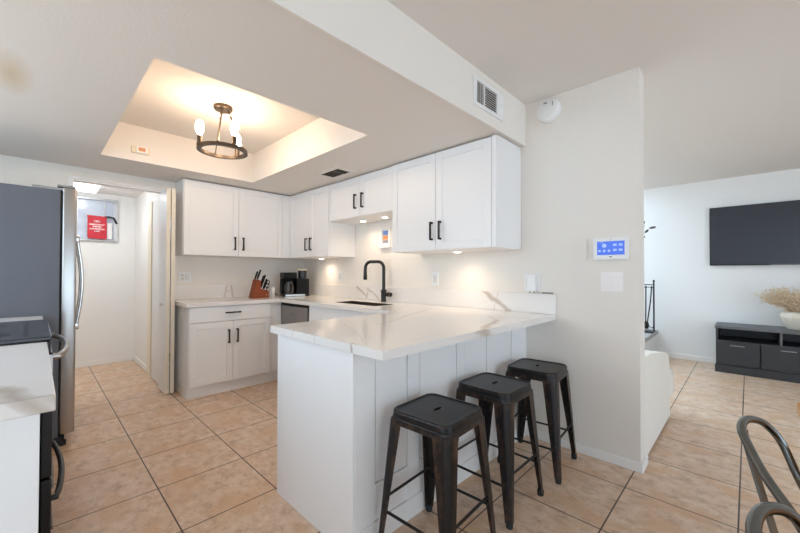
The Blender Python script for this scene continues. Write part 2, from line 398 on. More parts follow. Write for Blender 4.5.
# pantry window: aluminium frame in the back wall, frosted pane, latch
wn = struct('window_1', bx(BM(), -5.9695, -5.962, 0.36, 0.745, 1.61, 2.125), 'frost')
b = BM()
for a in ((0.335, 0.362, 1.606, 2.111), (0.712, 0.757, 1.606, 2.111)): bx(b, -5.968, -5.935, *a, 0.002)
bx(b, -5.968, -5.935, 0.335, 0.757, 2.112, 2.140, 0.002); bx(b, -5.968, -5.935, 0.335, 0.757, 1.592, 1.605, 0.002)
bx(b, -5.961, -5.94, 0.615, 0.628, 1.606, 2.111, 0.002)
obj('window_frame', b, 'alum', wn)
b = BM(); tube(b, [(-5.93, 0.62, 1.90), (-5.90, 0.66, 1.905), (-5.90, 0.71, 1.895), (-5.93, 0.745, 1.83)], 0.012, 8)
obj('latch', b, 'black', wn, True, label='black latch handle')
# a cream cased doorway edge on the right wall of the pantry
d1 = struct('door_1', bx(BM(), -4.80, -4.44, 0.925, 0.9525, 0.01, 1.985), 'doorface')
b = BM(); bx(b, -4.96, -4.801, 0.912, 0.9525, 0, 1.99, 0.004); obj('door_casing', b, 'cream', d1)

# folded pantry door: two leaves standing out from the wall
bf = thing('bifold_door', 'white folding pantry door with cream edges, folded open beside the white base cabinet', 'door', (-4.317, 0.889, 0.012))
b = BM(); bx(b, 0.0, 0.285, 0.0, 0.032, 0, 2.0, 0.002); l1 = obj('door_leaf', b, 'doorface', bf)
b = BM(); bx(b, 0.0, 0.285, 0.042, 0.074, 0, 2.0, 0.002); l2 = obj('door_leaf', b, 'doorface', bf)
b = BM(); bx(b, 0.285, 0.290, -0.001, 0.033, 0, 2.0); obj('edge_band', b, 'cream', l1, label='cream painted door edge')
b = BM(); bx(b, 0.285, 0.290, 0.041, 0.075, 0, 2.0); obj('edge_band', b, 'cream', l2, label='cream painted door edge')
b = BM(); lathe(b, [(0.008, 0), (0.008, -0.012), (0.016, -0.02), (0.016, -0.028), (0.006, -0.032)], (0.18, 0, 0.86), 14, 'y'); obj('knob', b, 'chrome', l1, True)
for z in (0.35, 1.0, 1.65): b = BM(); tube(b, [(0.290, 0.037, z-0.04), (0.290, 0.037, z+0.04)], 0.005, 8); obj('hinge', b, 'chrome', l2, True)

# ------------------------------------------------------------------ cabinets (built facing -y, turned by the Empty)
def shaker(x0, x1, z0, z1, y, st=0.058, th=0.020):
    """shaker front between x0..x1, z0..z1, front plane y (facing -y)"""
    b = BM(); e = 0.0015
    bx(b, x0, x0+st, y, y+th, z0, z1, e, 1); bx(b, x1-st, x1, y, y+th, z0, z1, e, 1)
    bx(b, x0+st, x1-st, y, y+th, z1-st, z1, e, 1); bx(b, x0+st, x1-st, y, y+th, z0, z0+st, e, 1)
    bx(b, x0+st-0.002, x1-st+0.002, y+0.009, y+th-0.002, z0+st-0.002, z1-st+0.002)
    return b
def pull(x, z, y, L=0.142, vert=True):
    b = BM(); q = 0.0072; s = 0.032
    if vert:
        bx(b, x-q, x+q, y-s, y-s+0.011, z-L/2, z+L/2, 0.001, 1)
        for k in (-1, 1): bx(b, x-q, x+q, y-s+0.004, y, z+k*(L/2-q)-q, z+k*(L/2-q)+q, 0.001, 1)
    else:
        bx(b, x-L/2, x+L/2, y-s, y-s+0.011, z-q, z+q, 0.001, 1)
        for k in (-1, 1): bx(b, x+k*(L/2-q)-q, x+k*(L/2-q)+q, y-s+0.004, y, z-q, z+q, 0.001, 1)
    return b
def wall_cabinet(label, loc, rz, w, h, dep, doors, hz, filler=None):
    """doors: list of (x0, x1, handle_x)"""
    t = thing('wall_cabinet', label, 'cabinet', loc, rz, 'white wall cabinets')
    b = BM(); bx(b, 0, w, -dep+0.021, -0.002, 0, h, 0.0012, 1); obj('body', b, 'cab', t)
    for (x0, x1, hx) in doors:
        dr = obj('door', shaker(x0+0.002, x1-0.002, 0.003, h-0.008, -dep), 'cab', t)
        obj('handle', pull(hx, hz, -dep), 'black', dr, label='black bar handle')
    if filler:
        b = BM(); bx(b, filler[0], filler[1], -dep+0.003, -dep+0.020, 0.001, h-0.004); obj('filler_strip', b, 'cab', t)
    return t
UB, UH = 1.368, 0.766
D = 0.365
wall_cabinet('white two-door wall cabinet on the back wall, above the knife block', (WX, 1.03, UB), PI/2, 1.1635, UH, 0.305,
             [(0.003, 0.541, 0.497), (0.541, 1.056, 0.586)], 0.139, (1.058, 1.1615))
wall_cabinet('white two-door wall cabinet left of the sink niche, ending in the corner', (-4.0125, WY, UB), 0, 0.8245, UH, D+0.005,
             [(0.0165, 0.4465, 0.3975), (0.4465, 0.8235, 0.4925)], 0.147, (0.0, 0.015))
wall_cabinet('short white two-door wall cabinet over the sink niche, with two lit spots below', (-3.186, WY, 1.737), 0, 0.967, UH-0.369, D,
             [(0.003, 0.51, 0.456), (0.51, 0.965, 0.563)], 0.149)
wall_cabinet('tall white two-door wall cabinet right of the sink, ending below the grille in the soffit', (-2.217, WY, UB), 0, 1.003, UH, D+0.012,
             [(0.004, 0.484, 0.452), (0.484, 0.970, 0.536)], 0.150, (0.972, 1.003))

def base_body(b, w, dep, h=0.864, kick=0.105, rec=0.06):
    bx(b, 0, w, -dep+0.021, -0.002, kick, h, 0.001, 1)
# back wall base cabinet: drawer over two doors
t = thing('base_cabinet', 'white base cabinet with one wide drawer over two doors, under the knife block', 'cabinet', (WX, 1.006, 0), PI/2, 'white base cabinets')
b = BM(); base_body(b, 0.795, 0.612); obj('body', b, 'cab', t)
b = BM(); bx(b, 0.0, 0.895, -0.575, -0.01, 0.0, 0.104); obj('toe_kick', b, 'cab', t)
b = BM(); bx(b, 0.003, 0.792, -0.612, -0.592, 0.712, 0.858, 0.0015, 1); dr = obj('drawer', b, 'cab', t)
obj('handle', pull(0.394, 0.793, -0.612, 0.145, False), 'black', dr, label='black bar handle')
for x0, x1, hx in ((0.003, 0.397, 0.353), (0.397, 0.792, 0.436)):
    dr = obj('door', shaker(x0+0.0015, x1-0.0015, 0.112, 0.706, -0.612), 'cab', t); obj('handle', pull(hx, 0.558, -0.612, 0.137), 'black', dr, label='black bar handle')
b = BM(); bx(b, 0.796, 0.918, -0.598, -0.578, 0.105, 0.864); obj('filler_strip', b, 'cab', t)

# dishwasher in the sink run
SF = 1.93
t = thing('dishwasher', 'stainless steel dishwasher with a black top strip beside the corner, under the sink counter', 'dishwasher', (-3.735, WB, 0))
b = BM(); bx(b, 0.004, 0.563, -0.585, -0.01, 0.02, 0.858); obj('body', b, 'blackpl', t)
b = BM(); bx(b, 0.010, 0.553, -0.612, -0.586, 0.11, 0.832, 0.004); dd = obj('door', b, 'dsteel', t)
b = BM(); bx(b, 0.006, 0.560, -0.606, -0.586, 0.834, 0.857, 0.002); obj('control_strip', b, 'blackpl', t)
b = BM(); bx(b, 0.20, 0.36, -0.6145, -0.6118, 0.735, 0.765, 0.001); obj('badge_plate', b, 'grey', dd)
b = BM(); bx(b, 0.02, 0.54, -0.55, -0.50, 0.0, 0.10); obj('toe_kick', b, 'blackpl', t)
# sink base
t = thing('base_cabinet', 'white sink base cabinet between the dishwasher and the peninsula', 'cabinet', (-3.165, WB, 0), 0, 'white base cabinets')
b = BM(); bx(b, 0, 1.315, -0.589, -0.40, 0.105, 0.66); bx(b, 0, 1.315, -0.589, -0.56, 0.66, 0.864); bx(b, 0, 0.02, -0.56, -0.01, 0.105, 0.864); bx(b, 1.295, 1.315, -0.56, -0.01, 0.105, 0.864); obj('body', b, 'cab', t)
for x0, x1, hx in ((0.02, 0.64, 0.59), (0.64, 1.26, 0.69)):
    dr = obj('door', shaker(x0+0.0015, x1-0.0015, 0.112, 0.66, -0.610), 'cab', t); obj('handle', pull(hx, 0.56, -0.610), 'black', dr, label='black bar handle')
b = BM(); bx(b, 0.02, 1.26, -0.610, -0.590, 0.667, 0.860, 0.0015, 1); obj('false_front', b, 'cab', t)
b = BM(); bx(b, 0, 1.315, -0.56, -0.01, 0, 0.104); obj('toe_kick', b, 'cab', t)
# peninsula: body, end panel, board-and-batten back
PX0, PX1, PY0 = -1.829, -1.173, 0.928
t = thing('peninsula_cabinet', 'white kitchen peninsula with a panelled side behind the three stools', 'cabinet', (PX0, PY0, 0))
w = PX1-PX0; L = WY-PY0-0.004
b = BM(); bx(b, 0.0, w-0.022, 0.014, L, 0.0, 0.8635); obj('body', b, 'cab', t)
b = BM(); bx(b, 0.0, w, 0.0, 0.0135, 0.0, 0.8635, 0.001, 1); obj('end_panel', b, 'cab', t)
b = BM(); yb = [0.014, 0.125, 0.335, 0.423, 0.741, 0.820, 1.064, 1.150, 1.395, L]
for k in range(0, len(yb), 2): bx(b, w-0.021, w, yb[k], yb[k+1], 0.10, 0.8635, 0.0015, 1)
for k in range(1, len(yb)-1, 2):
    bx(b, w-0.021, w, yb[k], yb[k+1], 0.175, 0.262, 0.0015, 1)
    bx(b, w-0.021, w-0.0035, yb[k]+0.005, yb[k+1]-0.005, 0.267, 0.8635)
bx(b, w-0.021, w-0.008, yb[1], yb[-2], 0.10, 0.174)
obj('batten_panel', b, 'cab', t)
b = BM(); bx(b, w-0.021, w+0.002, 0.014, L, 0.0, 0.099, 0.003); obj('base_trim', b, 'trim', t)
# near cabinet at the left, only its end is in view
t = thing('base_cabinet', 'white base cabinet end in the left foreground, next to the range', 'cabinet', (-2.07, -0.625, 0), 0, 'white base cabinets')
b = BM(); bx(b, 0.0, 0.862, 0.0, 0.612, 0.10, 0.8635); obj('body', b, 'cab', t)
b = BM(); bx(b, 0.863, 0.880, 0.0, 0.636, 0.0, 0.8635, 0.001, 1); obj('end_panel', b, 'cab', t)
for k in (0, 1):
    b = shaker(0.004+k*0.43, 0.43+k*0.43, 0.112, 0.86, 0.0); bmesh.ops.rotate(b, verts=b.verts[:], cent=(0.432, 0, 0), matrix=Matrix.Rotation(PI, 3, 'Z')); bmesh.ops.translate(b, verts=b.verts[:], vec=(0, 0.633, 0)); obj('door', b, 'cab', t)
b = BM(); bx(b, 0.0, 0.862, 0.0, 0.56, 0.0, 0.099); obj('toe_kick', b, 'cab', t)
# narrow cabinet between range and refrigerator
t = thing('base_cabinet', 'narrow white base cabinet between the range and the refrigerator', 'cabinet', (-3.325, -0.625, 0), 0, 'white base cabinets')
b = BM(); bx(b, 0.0, 0.475, 0.0, 0.612, 0.10, 0.8635); obj('body', b, 'cab', t)
b = shaker(0.004, 0.471, 0.112, 0.86, 0.0); bmesh.ops.rotate(b, verts=b.verts[:], cent=(0.2375, 0, 0), matrix=Matrix.Rotation(PI, 3, 'Z')); bmesh.ops.translate(b, verts=b.verts[:], vec=(0, 0.633, 0)); obj('door', b, 'cab', t)
b = BM(); bx(b, 0.0, 0.475, 0.0, 0.56, 0.0, 0.099); obj('toe_kick', b, 'cab', t)

# ------------------------------------------------------------------ worktops
CT, CB = 0.902, 0.866
xs = [WX+0.003, -3.683, -2.935, -2.312, -1.857, -0.962]; ys = [0.976, 1.0, 1.90, 2.065, 2.315, WY-0.003]
ys = [0.900, 0.976, 1.895, 2.065, 2.315, WY-0.003]
keep = []
for i in range(5):
    for j in range(5):
        if i == 0 and j >= 1: keep.append((i, j))
        elif i in (1, 2, 3) and j >= 2 and not (i == 2 and j == 3): keep.append((i, j))
        elif i == 4: keep.append((i, j))
b = cells(BM(), xs, ys, keep, CB, CT)
es = [e for e in b.edges if len(e.link_faces) == 2 and e.calc_face_angle(0) > 1.0 and max(v.co.z for v in e.verts) > CT-0.001]
bmesh.ops.bevel(b, geom=es, offset=0.003, segments=2, affect='EDGES')
ct = obj('countertop', b, 'quartz', None, origin=(-2.5, 1.8, CB))
tag(ct, 'white veined quartz worktop running round the corner and out over the peninsula', 'countertop')
b = BM(); bx(b, WX+0.024, -0.954, WY-0.023, WY-0.003, CT+0.0005, 1.045, 0.002); bmesh.ops.translate(b, verts=b.verts[:], vec=(2.5, -1.8, -CB)); obj('backsplash', b, 'quartz', ct)
b = BM(); bx(b, WX+0.003, WX+0.023, 0.980, WY-0.003, CT+0.0005, 1.045, 0.002); bmesh.ops.translate(b, verts=b.verts[:], vec=(2.5, -1.8, -CB)); obj('backsplash', b, 'quartz', ct)
b = BM(); bx(b, -2.072, -1.156, -0.633, 0.037, CB, CT, 0.003); tag(obj('countertop', b, 'quartz', None, origin=(-1.6, -0.3, CB)), 'white veined quartz counter end in the left foreground', 'countertop')
b = BM(); bx(b, -3.327, -2.850, -0.633, 0.037, CB, CT, 0.003); tag(obj('countertop', b, 'quartz', None, origin=(-3.1, -0.3, CB)), 'narrow pale counter strip between the range and the refrigerator', 'countertop')

# sink and faucet
t = thing('sink', 'dark bronze undermount sink set into the white worktop', 'sink', (-2.6235, 2.19, CT-0.0015))
b = BM(); sw, sd, dz, th = 0.304, 0.118, -0.21, 0.006
bx(b, -sw-th, sw+th, -sd-th, sd+th, dz-th, dz); bx(b, -sw-th, -sw, -sd, sd, dz, 0); bx(b, sw, sw+th, -sd, sd, dz, 0); bx(b, -sw-th, sw+th, -sd-th, -sd, dz, 0); bx(b, -sw-th, sw+th, sd, sd+th, dz, 0)
obj('basin', b, 'sink', t)
b = BM(); lathe(b, [(0.001, 0.004), (0.03, 0.004), (0.042, 0.0), (0.042, -0.002)], (0, 0.03, dz+0.002), 20); obj('drain', b, 'grey', t, True)
t = thing('faucet', 'black gooseneck pull-down faucet behind the sink', 'faucet', (-2.615, 2.455, CT))
b = BM(); lathe(b, [(0.030, 0.0), (0.030, 0.006), (0.026, 0.009), (0.026, 0.115), (0.022, 0.12), (0.017, 0.125)], (0, 0, 0), 20)
obj('base', b, 'black', t, True)
b = BM(); S = 0.118; pts = [(0, 0, 0.118), (0, 0, 0.335)]
for k in range(1, 7): a = k/6*PI/2; pts.append((-0.06*(1-math.cos(a)), -0.02*(1-math.cos(a)), 0.335+0.068*math.sin(a)))
pts += [(-0.10, -0.035, 0.403), (-0.14, -0.05, 0.403)]
for k in range(1, 7): a = k/6*PI/2; pts.append((-0.14-0.062*math.sin(a), -0.05-0.02*math.sin(a), 0.335+0.068*math.cos(a)))
pts.append((-0.203, -0.071, 0.305))
tube(b, pts, 0.0165, 12); obj('neck', b, 'black', t, True)
b = BM(); lathe(b, [(0.012, 0.0), (0.017, -0.004), (0.018, -0.05), (0.020, -0.055), (0.020, -0.10), (0.016, -0.105)], (-0.203, -0.071, 0.322), 16); obj('spray_head', b, 'black', t, True)
b = BM(); lathe(b, [(0.019, 0.02), (0.019, 0.05), (0.013, 0.055), (0.013, 0.06), (0.022, 0.06), (0.022, 0.10), (0.02, 0.103)], (0, 0, 0.075), 16, 'x')
obj('lever_handle', b, 'black', t, True)
b = BM(); lathe(b, [(0.031, 0.10), (0.031, 0.112)], (0, 0, 0), 18); obj('collar', b, 'black', t, True)

# ------------------------------------------------------------------ refrigerator, range
t = thing('refrigerator', 'dark grey sided refrigerator with stainless door edge beside the pantry opening', 'refrigerator', (-4.25, -0.62, 0))
w = 0.92
b = BM(); bx(b, 0, w, 0, 0.736, 0.075, 1.748, 0.004); obj('cabinet_body', b, 'fridge', t)
b = BM(); bx(b, 0.012, w-0.010, 0.737, 0.743, 0.08, 1.735); obj('gasket', b, 'rubber', t)
for k, (x0, x1) in enumerate(((0.0, 0.42), (0.425, w))):
    b = BM(); bx(b, x0, x1, 0.744, 0.820, 0.085, 1.772, 0.012, 3); dd = obj('door', b, 'steel', t, True, label='stainless steel door')
    hx = (0.39, 0.46)[k]
    if k == 0:
        continue
b = BM()
hx = 0.50
pts = [(hx, 0.82, 1.455), (hx, 0.850, 1.45)]
for k in range(0, 11): s = k/10; pts.append((hx, 0.850+0.030*math.sin(PI*s), 1.43-0.64*s))
pts += [(hx, 0.850, 0.77), (hx, 0.82, 0.765)]
hb = BM(); tube(hb, pts, 0.011, 10); bx(hb, hx-0.016, hx+0.016, 0.82, 0.862, 1.425, 1.475, 0.004); bx(hb, hx-0.016, hx+0.016, 0.82, 0.862, 0.745, 0.795, 0.004)
obj('handle', hb, 'chrome', t, True, label='long bowed metal handle')
hb = BM(); hx = 0.34
tube(hb, [(p[0]-0.16, p[1], p[2]) for p in pts], 0.011, 10); obj('handle', hb, 'chrome', t, True, label='long bowed metal handle')
b = BM(); bx(b, 0.70, w-0.01, 0.60, 0.80, 1.749, 1.765); bx(b, 0.80, w-0.012, 0.72, 0.815, 1.7725, 1.787, 0.003); obj('hinge_cover', b, 'dsteel', t)
b = BM(); bx(b, 0.04, w-0.02, 0.60, 0.77, 0.022, 0.074); obj('base_grille', b, 'rubber', t)
for x, y, hf in ((w-0.05, 0.76, 0.03), (0.05, 0.76, 0.03), (w-0.05, 0.05, 0.074), (0.05, 0.05, 0.074)): b = BM(); lathe(b, [(0.022, 0), (0.022, hf)], (x, y, 0), 14); obj('foot', b, 'rubber', t, True)

t = thing('range_stove', 'black slide-in range with glass cooktop and bowed handles, left foreground', 'stove', (-2.846, -0.62, 0))
w = 0.768
b = BM(); bx(b, 0, w, 0, 0.640, 0.03, 0.905); obj('oven_body', b, 'rangeblk', t)
b = BM(); bx(b, -0.001, w+0.001, 0.0, 0.672, 0.9055, 0.922, 0.004); ck = obj('cooktop', b, 'glassblk', t)
b = BM(); bx(b, 0.09, w-0.09, 0.585, 0.60, 0.9222, 0.9226); 
for (cx, cy, rr) in ((0.2, 0.2, 0.09), (0.57, 0.2, 0.075), (0.2, 0.45, 0.075), (0.57, 0.45, 0.10)): lathe(b, [(rr, 0.9222), (rr, 0.9227)], (cx, cy, 0), 28)
obj('burner_marking', b, 'rangeblk', ck)
b = BM(); bx(b, 0, w, 0.641, 0.668, 0.855, 0.903, 0.003); obj('control_panel', b, 'rangeblk', t)
b = BM(); bx(b, 0.004, w-0.004, 0.641, 0.676, 0.335, 0.853, 0.006); od = obj('oven_door', b, 'rangeblk', t)
b = BM(); bx(b, w-0.0035, w+0.001, 0.642, 0.675, 0.77, 0.845); obj('side_trim', b, 'steel', od)
b = BM(); bx(b, 0.004, w-0.004, 0.641, 0.676, 0.05, 0.325, 0.006); dw = obj('warming_drawer', b, 'rangeblk', t)
def bow(z, m, par, r, out):
    b = BM(); P = [(0.03 + (w-0.06)*s/16, 0.676+0.016+out*math.sin(PI*s/16)**0.8, z) for s in range(17)]
    tube(b, [(0.03, 0.674, z)] + P + [(w-0.03, 0.674, z)], r, 10); return obj('handle', b, m, par, True)
bow(0.832, 'steel', od, 0.014, 0.040)['label'] = 'bowed stainless handle'
bow(0.235, 'rangeblk', dw, 0.012, 0.028)
for z in (0.29, 0.338, 0.12): b = BM(); bx(b, 0.002, w-0.002, 0.6765, 0.683, z-0.006, z+0.006, 0.002); obj('trim_rail', b, 'grey', t)

# ------------------------------------------------------------------ things on the worktop
kb = thing('knife_block', 'slanted red-brown wooden knife block on the back counter', 'knife block', (-3.985, 1.78, CT+0.001), PI/2)
b = BM(); prism(b, [(-0.085, 0), (0.10, 0), (0.10, 0.075), (0.005, 0.112), (0.012, 0.195), (-0.035, 0.212)], -0.055, 0.055, 'y'); 
obj('block', b, 'block', kb)
b = BM(); lathe(b, [(0.008, 0), (0.008, -0.002)], (0.075, -0.0555, 0.035), 14, 'y'); obj('emblem_disc', b, 'oak', kb)
# knives stand in the slots: handles up and leaning
names = ['rear left', 'rear middle', 'rear right', 'second row left', 'second row right', 'front row left', 'front row middle', 'front row right']
spots = [(-0.026, -0.035, 0.208, 0.125), (-0.012, 0.0, 0.206, 0.095), (-0.022, 0.037, 0.208, 0.105), (0.018, -0.03, 0.112, 0.17), (0.022, 0.012, 0.110, 0.16), (0.052, -0.034, 0.098, 0.115), (0.058, 0.0, 0.096, 0.135), (0.080, 0.034, 0.087, 0.125)]
proto = None
for i, (x, y, z, Lh) in enumerate(spots):
    Lh *= 0.87
    n = len(names)
    wx, wy, wz = -3.985 - y, 1.78 + x, CT + 0.002 + z
    k = thing('kitchen_knife', 'black handled knife in the wooden block, %s' % names[i], 'knife', (wx, wy, wz), 0, 'knives in the block')
    b = BM(); dx = 0.35; pts = [(0, 0, 0), (0.0, dx*Lh*0.5, Lh*0.5), (0, dx*Lh, Lh)]
    tube(b, pts, [0.008, 0.0105, 0.0095], 8, flat=1.3); obj('handle', b, 'blackpl', k, True)
    b = BM(); lathe(b, [(0.0115, -0.001), (0.0115, 0.004)], (0, 0, 0), 10); obj('bolster', b, 'chrome', k, True)
t = thing('scissors', 'black handled kitchen scissors at the right of the knife block', 'scissors', (-3.985, 1.879, CT+0.083))
b = BM()
for s in (-1, 1): tube(b, [(0.0+s*0.004, 0.012+0.022*math.cos(a)+s*0.0, 0.075+s*0.018+0.026*math.sin(a)) for a in [2*PI*k/14 for k in range(14)]], 0.0045, 6, closed=True)
tube(b, [(0, 0, 0.0), (0, 0.008, 0.035), (0, 0.012, 0.05)], 0.006, 6); obj('handle', b, 'blackpl', t, True)
cn = BM(); lathe(cn, [(0.028, 0), (0.030, 0.003), (0.030, 0.108), (0.028, 0.112), (0.004, 0.113)], (0, 0, 0), 24)
o = obj('canister', cn, 'plast', None, True); o.location = (-4.06, 1.985, CT+0.001); tag(o, 'small white round canister between the knife block and the coffee maker', 'canister')
cm = thing('coffee_maker', 'black coffee maker with glass carafe in the counter corner', 'coffee maker', (-4.05, 2.272, CT+0.001), math.radians(76))
b = BM(); bx(b, -0.155, 0.155, -0.115, 0.10, 0.0, 0.022, 0.006); obj('base', b, 'blackpl', cm)
b = BM(); bx(b, -0.14, 0.10, -0.121, -0.1155, 0.003, 0.024, 0.002); obj('base_trim', b, 'steel', cm, label='bright steel front strip')
b = BM(); bx(b, 0.0, 0.155, -0.11, 0.10, 0.0225, 0.215, 0.008); bx(b, -0.155, 0.0, 0.02, 0.10, 0.0225, 0.215, 0.006); obj('housing', b, 'blackpl', cm)
b = BM(); bx(b, -0.155, 0.005, -0.105, 0.10, 0.216, 0.290, 0.010); obj('brew_head', b, 'blackpl', cm)
b = BM(); lathe(b, [(0.052, 0.0), (0.052, 0.095), (0.045, 0.10)], (0.085, -0.045, 0.217), 22); rs = obj('reservoir', b, 'rangeblk', cm, True)
b = BM(); lathe(b, [(0.053, 0.100), (0.053, 0.114), (0.04, 0.118)], (0.085, -0.045, 0.217), 22); obj('lid', b, 'beige', rs, True)
b = BM(); lathe(b, [(0.052, 0.0), (0.062, 0.03), (0.062, 0.09), (0.042, 0.135), (0.044, 0.15)], (-0.075, -0.045, 0.024), 22); cf = obj('carafe', b, 'glassy', cm, True)
b = BM(); tube(b, [(-0.075, -0.10, 0.15), (-0.075, -0.135, 0.14), (-0.075, -0.135, 0.08), (-0.075, -0.106, 0.06)], 0.008, 8); obj('carafe_handle', b, 'blackpl', cf, True)
b = BM(); lathe(b, [(0.046, 0.15), (0.046, 0.168), (0.02, 0.172)], (-0.075, -0.045, 0.024), 20); obj('carafe_lid', b, 'blackpl', cf, True)
pw = BM(); tube(pw, [(-4.275, 2.045, CT+0.07), (-4.22, 2.05, CT+0.07), (-4.18, 2.065, CT+0.05), (-4.15, 2.085, CT+0.02), (-4.135, 2.10, CT+0.008)], 0.004, 6)
tag(obj('power_cord', pw, 'rubber', None, True, origin=(-4.2, 2.05, CT)), 'black power cord running from the wall to the coffee maker', 'cord')

# ------------------------------------------------------------------ electrical fittings
def on_wall(x, z, dy=0.0): k = WY/2.54; return (x*k, WY+dy, CAM_H+(z-CAM_H)*k)
def plate(name, label, cat, loc, w, h, gangs, style, rz=0, m='plast', group='wall plates'):
    t = thing(name, label, cat, loc, rz, group)
    b = BM(); prism(b, rrect(w, h, 0.006, 4), -0.007, 0.0, 'y'); obj('cover_plate', b, m, t)
    for g in range(gangs):
        cx = (g-(gangs-1)/2)*0.046
        b = BM(); bx(b, cx-0.0165, cx+0.0165, -0.012, -0.0072, -0.033, 0.033, 0.002)
        ins = obj('rocker' if style[g] == 's' else 'receptacle', b, 'paleplast' if m == 'plast' else m, t)
        if style[g] == 'o':
            for z in (-0.018, 0.018): b = BM(); bx(b, cx-0.007, cx+0.007, -0.0127, -0.0118, z-0.004, z+0.005, 0.0003, 1); obj('slot', b, 'grey', ins)
    return t
plate('wall_outlet', 'white double outlet and switch plate on the back wall near the folding door', 'outlet', (WX, 1.125, 1.14), 0.118, 0.118, 2, 'os', PI/2)
plate('wall_outlet', 'white outlet plate on the wall above the corner of the counter, left of the faucet', 'outlet', on_wall(-3.46, 1.147), 0.078, 0.122, 1, 'o')
plate('wall_switch', 'white switch plate on the wall below the tall cabinet right of the faucet', 'switch', on_wall(-2.022, 1.140), 0.078, 0.122, 1, 's')
plate('wall_outlet', 'white outlet plate at the end of the peninsula counter with an adapter plugged in', 'outlet', on_wall(-1.125, 1.125), 0.118, 0.122, 2, 'oo')
plate('light_switch', 'double rocker switch plate on the right wall below the alarm panel', 'switch', on_wall(-0.612, 1.139), 0.122, 0.122, 2, 'ss', 0, 'offwhite')
t = thing('plug_adapter', 'white box adapter plugged into the outlet at the end of the counter', 'adapter', on_wall(-1.112, 1.115, -0.0135))
b = BM(); bx(b, -0.028, 0.030, -0.045, 0.0, -0.055, 0.062, 0.006); obj('case', b, 'plast', t)
for x in (-0.012, 0.018): b = BM(); bx(b, x-0.003, x+0.003, -0.034, -0.026, -0.066, -0.0555, 0.001); obj('contact', b, 'grey', t)
b = BM(); bx(b, -1.052, -0.975, WY-0.020, WY-0.006, 1.0462, 1.0555, 0.003); tag(obj('stylus_pen', b, 'grey', None, origin=(-1.01, WY-0.013, 1.0462)), 'small grey pen lying on top of the backsplash near the counter end', 'pen')
b = BM(); prism(b, rrect(0.076, 0.136, 0.004, 3), -0.007, 0, 'y'); o = obj('blank_plate', b, 'wall', None); o.location = on_wall(-0.793, 1.347); tag(o, 'blank wall-coloured cover plate left of the alarm panel', 'cover plate')
# alarm panel
t = thing('alarm_panel', 'white wall alarm panel with a lit blue touch screen', 'alarm panel', on_wall(-0.613, 1.347))
b = BM(); prism(b, rrect(0.196, 0.138, 0.012, 5), -0.024, 0, 'y'); obj('housing', b, 'plast', t)
b = BM(); bx(b, -0.076, 0.076, -0.0252, -0.0241, -0.040, 0.046); sc_ = obj('screen', b, 'lcd', t, label='lit blue touch screen')
b = BM()
for (x, z, rr) in ((-0.035, 0.019, 0.013), (-0.062, -0.014, 0.008), (-0.035, -0.014, 0.008), (-0.008, -0.014, 0.008)):
    lathe(b, [(rr, -0.0254), (rr, -0.0258)], (x, 0, z), 16, 'y')
for (x, z) in ((0.024, 0.022), (0.055, 0.022), (0.024, -0.010), (0.055, -0.010)): bx(b, x-0.010, x+0.010, -0.0258, -0.0254, z-0.007, z+0.007)
bx(b, -0.062, -0.040, -0.0258, -0.0254, 0.037, 0.040)
obj('icon', b, 'icon', sc_)
b = BM(); bx(b, -0.008, 0.008, -0.0255, -0.0242, -0.055, -0.050); obj('speaker_mark', b, 'dark', t)
b = BM(); lathe(b, [(0.002, -0.0255), (0.002, -0.0242)], (0, 0, 0.056), 10, 'y'); obj('sensor_mark', b, 'dark', t)
# smoke detector on the sink wall
t = thing('smoke_detector', 'round white smoke detector high on the right wall by the ceiling', 'smoke detector', on_wall(-1.0, 2.338))
b = BM(); lathe(b, [(0.085, 0), (0.085, -0.016), (0.075, -0.030), (0.055, -0.036), (0.01, -0.038)], (0, 0, 0), 32, 'y'); obj('cover', b, 'plast', t, True)
b = BM(); bx(b, 0.035, 0.040, -0.037, -0.030, 0.02, 0.05); bx(b, -0.025, 0.0, -0.0385, -0.035, 0.045, 0.055); obj('sounder_slot', b, 'grey', t)
# little detector on the far side of the ceiling tray
t = thing('tray_sensor', 'small beige alarm with an amber window on the side of the ceiling tray', 'alarm', (-3.726, 0.625, 2.238), PI/2)
b = BM(); prism(b, rrect(0.125, 0.062, 0.008, 4), -0.014, 0, 'y'); obj('back_plate', b, 'beige', t)
b = BM(); bx(b, -0.035, 0.045, -0.030, -0.0145, -0.028, 0.028, 0.004); obj('cover', b, 'plast', t)
b = BM(); bx(b, -0.020, 0.030, -0.0312, -0.0302, -0.014, 0.018); obj('amber_window', b, 'orange', t, label='amber window')

# ------------------------------------------------------------------ vents
t = thing('air_grille', 'white louvred air grille on the face of the soffit', 'air vent', (SX+0.0125, 2.012, 2.297), PI/2)
b = BM(); W2, H2 = 0.18, 0.088
bx(b, -W2, W2, -0.012, 0, H2-0.022, H2, 0.002); bx(b, -W2, W2, -0.012, 0, -H2, -H2+0.022, 0.002); bx(b, -W2, -W2+0.032, -0.012, 0, -H2+0.0225, H2-0.0225, 0.001); bx(b, W2-0.085, W2, -0.012, 0, -H2+0.0225, H2-0.0225, 0.001); bx(b, -0.066, -0.054, -0.012, -0.0025, -H2+0.0225, H2-0.0225)
obj('frame', b, 'plast', t)
b = BM(); bx(b, -W2+0.03, W2-0.08, -0.002, -0.0005, -H2+0.02, H2-0.02); obj('duct', b, 'dark', t)
b = BM()
for k in range(9): z = -0.058+0.0145*k; bx(b, -0.053, W2-0.086, -0.007, -0.003, z-0.0012, z+0.0012)
for k in range(4): bx(b, -0.136+0.018*k, -0.133+0.018*k, -0.008, -0.003, -0.0645, 0.0645)
obj('slat', b, 'paleplast', t)
